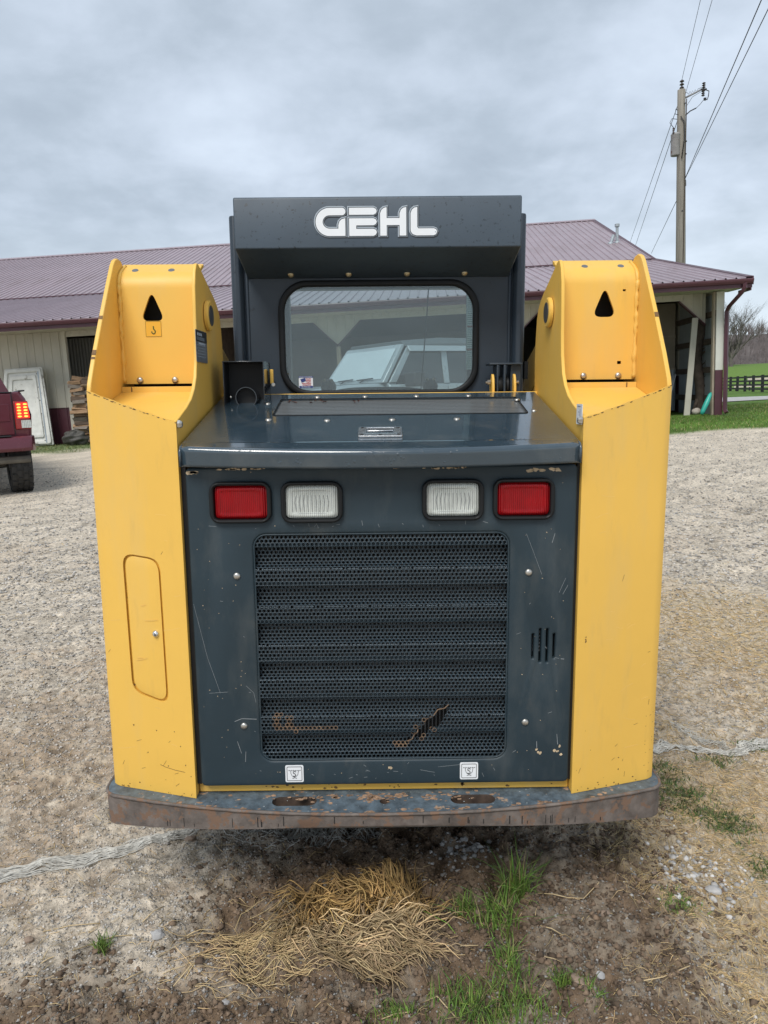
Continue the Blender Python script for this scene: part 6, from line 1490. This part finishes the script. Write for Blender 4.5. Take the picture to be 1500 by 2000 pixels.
# grass
m_grass = pm('grass_blades', (.1, .2, .03), .6, var=.12, scale=20, attr=True)
def blades(name, x, y, h, lean, w, colr, label, cat='grass', kind='stuff'):
    n = len(x); a = rs.uniform(0, 2 * pi, n); seg = 3; t = np.linspace(0, 1, seg + 1)[None]; ln = lean[:, None] * t ** 1.7
    X = x[:, None] + np.cos(a)[:, None] * ln * h[:, None]; Y = y[:, None] + np.sin(a)[:, None] * ln * h[:, None]
    z0 = gzz(x, y) - .003; Z = z0[:, None] + h[:, None] * t * (1 - .35 * np.clip(lean, 0, 1.2)[:, None] * t)
    b = a + pi / 2 + rs.uniform(-.5, .5, n); ww = w[:, None] * (1 - t ** 2.2 * .95) / 2
    A = np.stack([X + np.cos(b)[:, None] * ww, Y + np.sin(b)[:, None] * ww, Z], 2); B_ = np.stack([X - np.cos(b)[:, None] * ww, Y - np.sin(b)[:, None] * ww, Z], 2)
    C_ = np.stack([X + np.cos(a)[:, None] * ww * .5, Y + np.sin(a)[:, None] * ww * .5, Z], 2)
    V = np.stack([A, B_, C_], 2).reshape(n, -1, 3); F = []
    for i in range(seg):
        for (p, q) in ((0, 1), (1, 2), (2, 0)): F.append((i * 3 + p, i * 3 + q, (i + 1) * 3 + q, (i + 1) * 3 + p))
    F = np.array(F)[None] + (np.arange(n) * 12)[:, None, None]
    o = np_mesh(name, V.reshape(-1, 3), F.reshape(-1, 4), m_grass, attr=np.repeat(colr, 12, 0)); return tag(o, label, cat, kind=kind)
def gcol(n, base=(.175, .285, .052)):
    c = np.clip(rs.uniform(.55, 1.35, (n, 1)) * np.array(base) * (1 + rs.uniform(-.15, .15, (n, 3))), 0, 1)
    dry = rs.rand(n) < .12; c[dry] = np.array([.42, .36, .16]) * rs.uniform(.6, 1.1, (dry.sum(), 1)); return c
def tuft(cx, cy, sx, sy, n, h0, h1, lab, w=.0032, lean=.75):
    x = rs.normal(cx, sx, n); y = rs.normal(cy, sy, n); return blades('grass_tuft', x, y, rs.uniform(h0, h1, n), rs.uniform(.1, lean * 1.5, n), rs.uniform(.5, 1.25, n) * w * 1.25, gcol(n), lab, 'grass tuft')
def pz(px, py): p = onz(px, py, 0.0); return p.x, p.y
c = pz(1010, 1735); tuft(c[0], c[1], .022, .018, 120, .06, .18, 'tallest bright grass tuft, growing right of the straw heap below the bumper', .004, .7)
c = pz(975, 1790); tuft(c[0], c[1], .040, .030, 130, .04, .13, 'medium grass tuft leaning just below and left of the tallest one', .0035, 1.0)
c = pz(905, 1770); tuft(c[0], c[1], .018, .014, 60, .04, .09, 'sparse little grass tuft between the straw heap and the tallest tuft', .003)
c = pz(995, 1880); tuft(c[0], c[1], .020, .035, 120, .03, .08, 'low grass tuft in a strip below the medium tuft')
c = pz(960, 1965); tuft(c[0], c[1], .075, .045, 620, .025, .075, 'broad low grass patch at the bottom edge right of centre', .0028)
c = pz(770, 1975); tuft(c[0], c[1], .035, .03, 160, .015, .045, 'small low grass patch at the bottom edge below the straw heap', .0025)
c = pz(205, 1868); tuft(c[0], c[1], .008, .008, 60, .03, .07, 'tiny dark grass tuft alone in the dirt at the left')
c = pz(1100, 1905); tuft(c[0], c[1], .018, .014, 130, .025, .065, 'small fine grass tuft beside the clay lump at the lower right', .0022)
c = pz(1328, 1752); tuft(c[0], c[1], .028, .026, 170, .012, .032, 'short dull grass tuft among straw at the right, below the grey stone', .0024, 1.2)
c = pz(1165, 1930); tuft(c[0], c[1], .015, .015, 60, .012, .035, 'sparse low grass tuft right of the clay lump', .0024, 1.2)
n = 2400; xs_ = []; 
for (px, py, sx, sy, k) in ((1330, 1545, .07, .07, 900), (1420, 1590, .05, .05, 600), (1400, 1470, .05, .025, 220), (1480, 1440, .05, .03, 200), (1300, 1500, .03, .06, 260), (1490, 1680, .03, .05, 220), (690, 1420, .0, .0, 0)):
    c = pz(px, py)
    if k: xs_.append(np.stack([rs.normal(c[0], sx, k), rs.normal(c[1], sy, k)], 1))
q = np.concatenate(xs_); n = len(q)
blades('low_weeds', q[:, 0], q[:, 1], rs.uniform(.010, .035, n), rs.uniform(.4, 1.5, n), rs.uniform(.002, .0045, n), gcol(n, (.13, .20, .05)), 'low green weeds growing through the straw right of the bumper', 'weeds')
# lawn by the barn
n = 52000; x = rs.uniform(3.3, 14.5, n); y = rs.uniform(14.0, 24.0, n); d, s, g = zones(x, y); keep = (rs.rand(n) < g) & ((np.abs(y) < 17.6) | (x > 8.3)); x, y = x[keep], y[keep]; n = len(x)
blades('lawn_grass', x, y, rs.uniform(.03, .09, n) * (1 + .8 * vn(x, y, .7, 44)), rs.uniform(.3, 1.2, n), rs.uniform(.007, .014, n), gcol(n, (.135, .235, .038)) * (1 + 1.1 * vn(x, y, .9, 45) + .8 * vn(x, y, 2.2, 46))[:, None], 'bright green lawn grass at the right corner of the barn')
n = 9000; x = rs.uniform(-11, -5.2, n); y = rs.uniform(16.6, 19.6, n); d, s, g = zones(x, y); keep = rs.rand(n) < g * .8; x, y = x[keep], y[keep]; n = len(x)
blades('rough_grass', x, y, rs.uniform(.02, .07, n), rs.uniform(.3, 1.2, n), rs.uniform(.007, .014, n), gcol(n, (.12, .17, .045)), 'strip of rough grass along the barn wall behind the pickup')
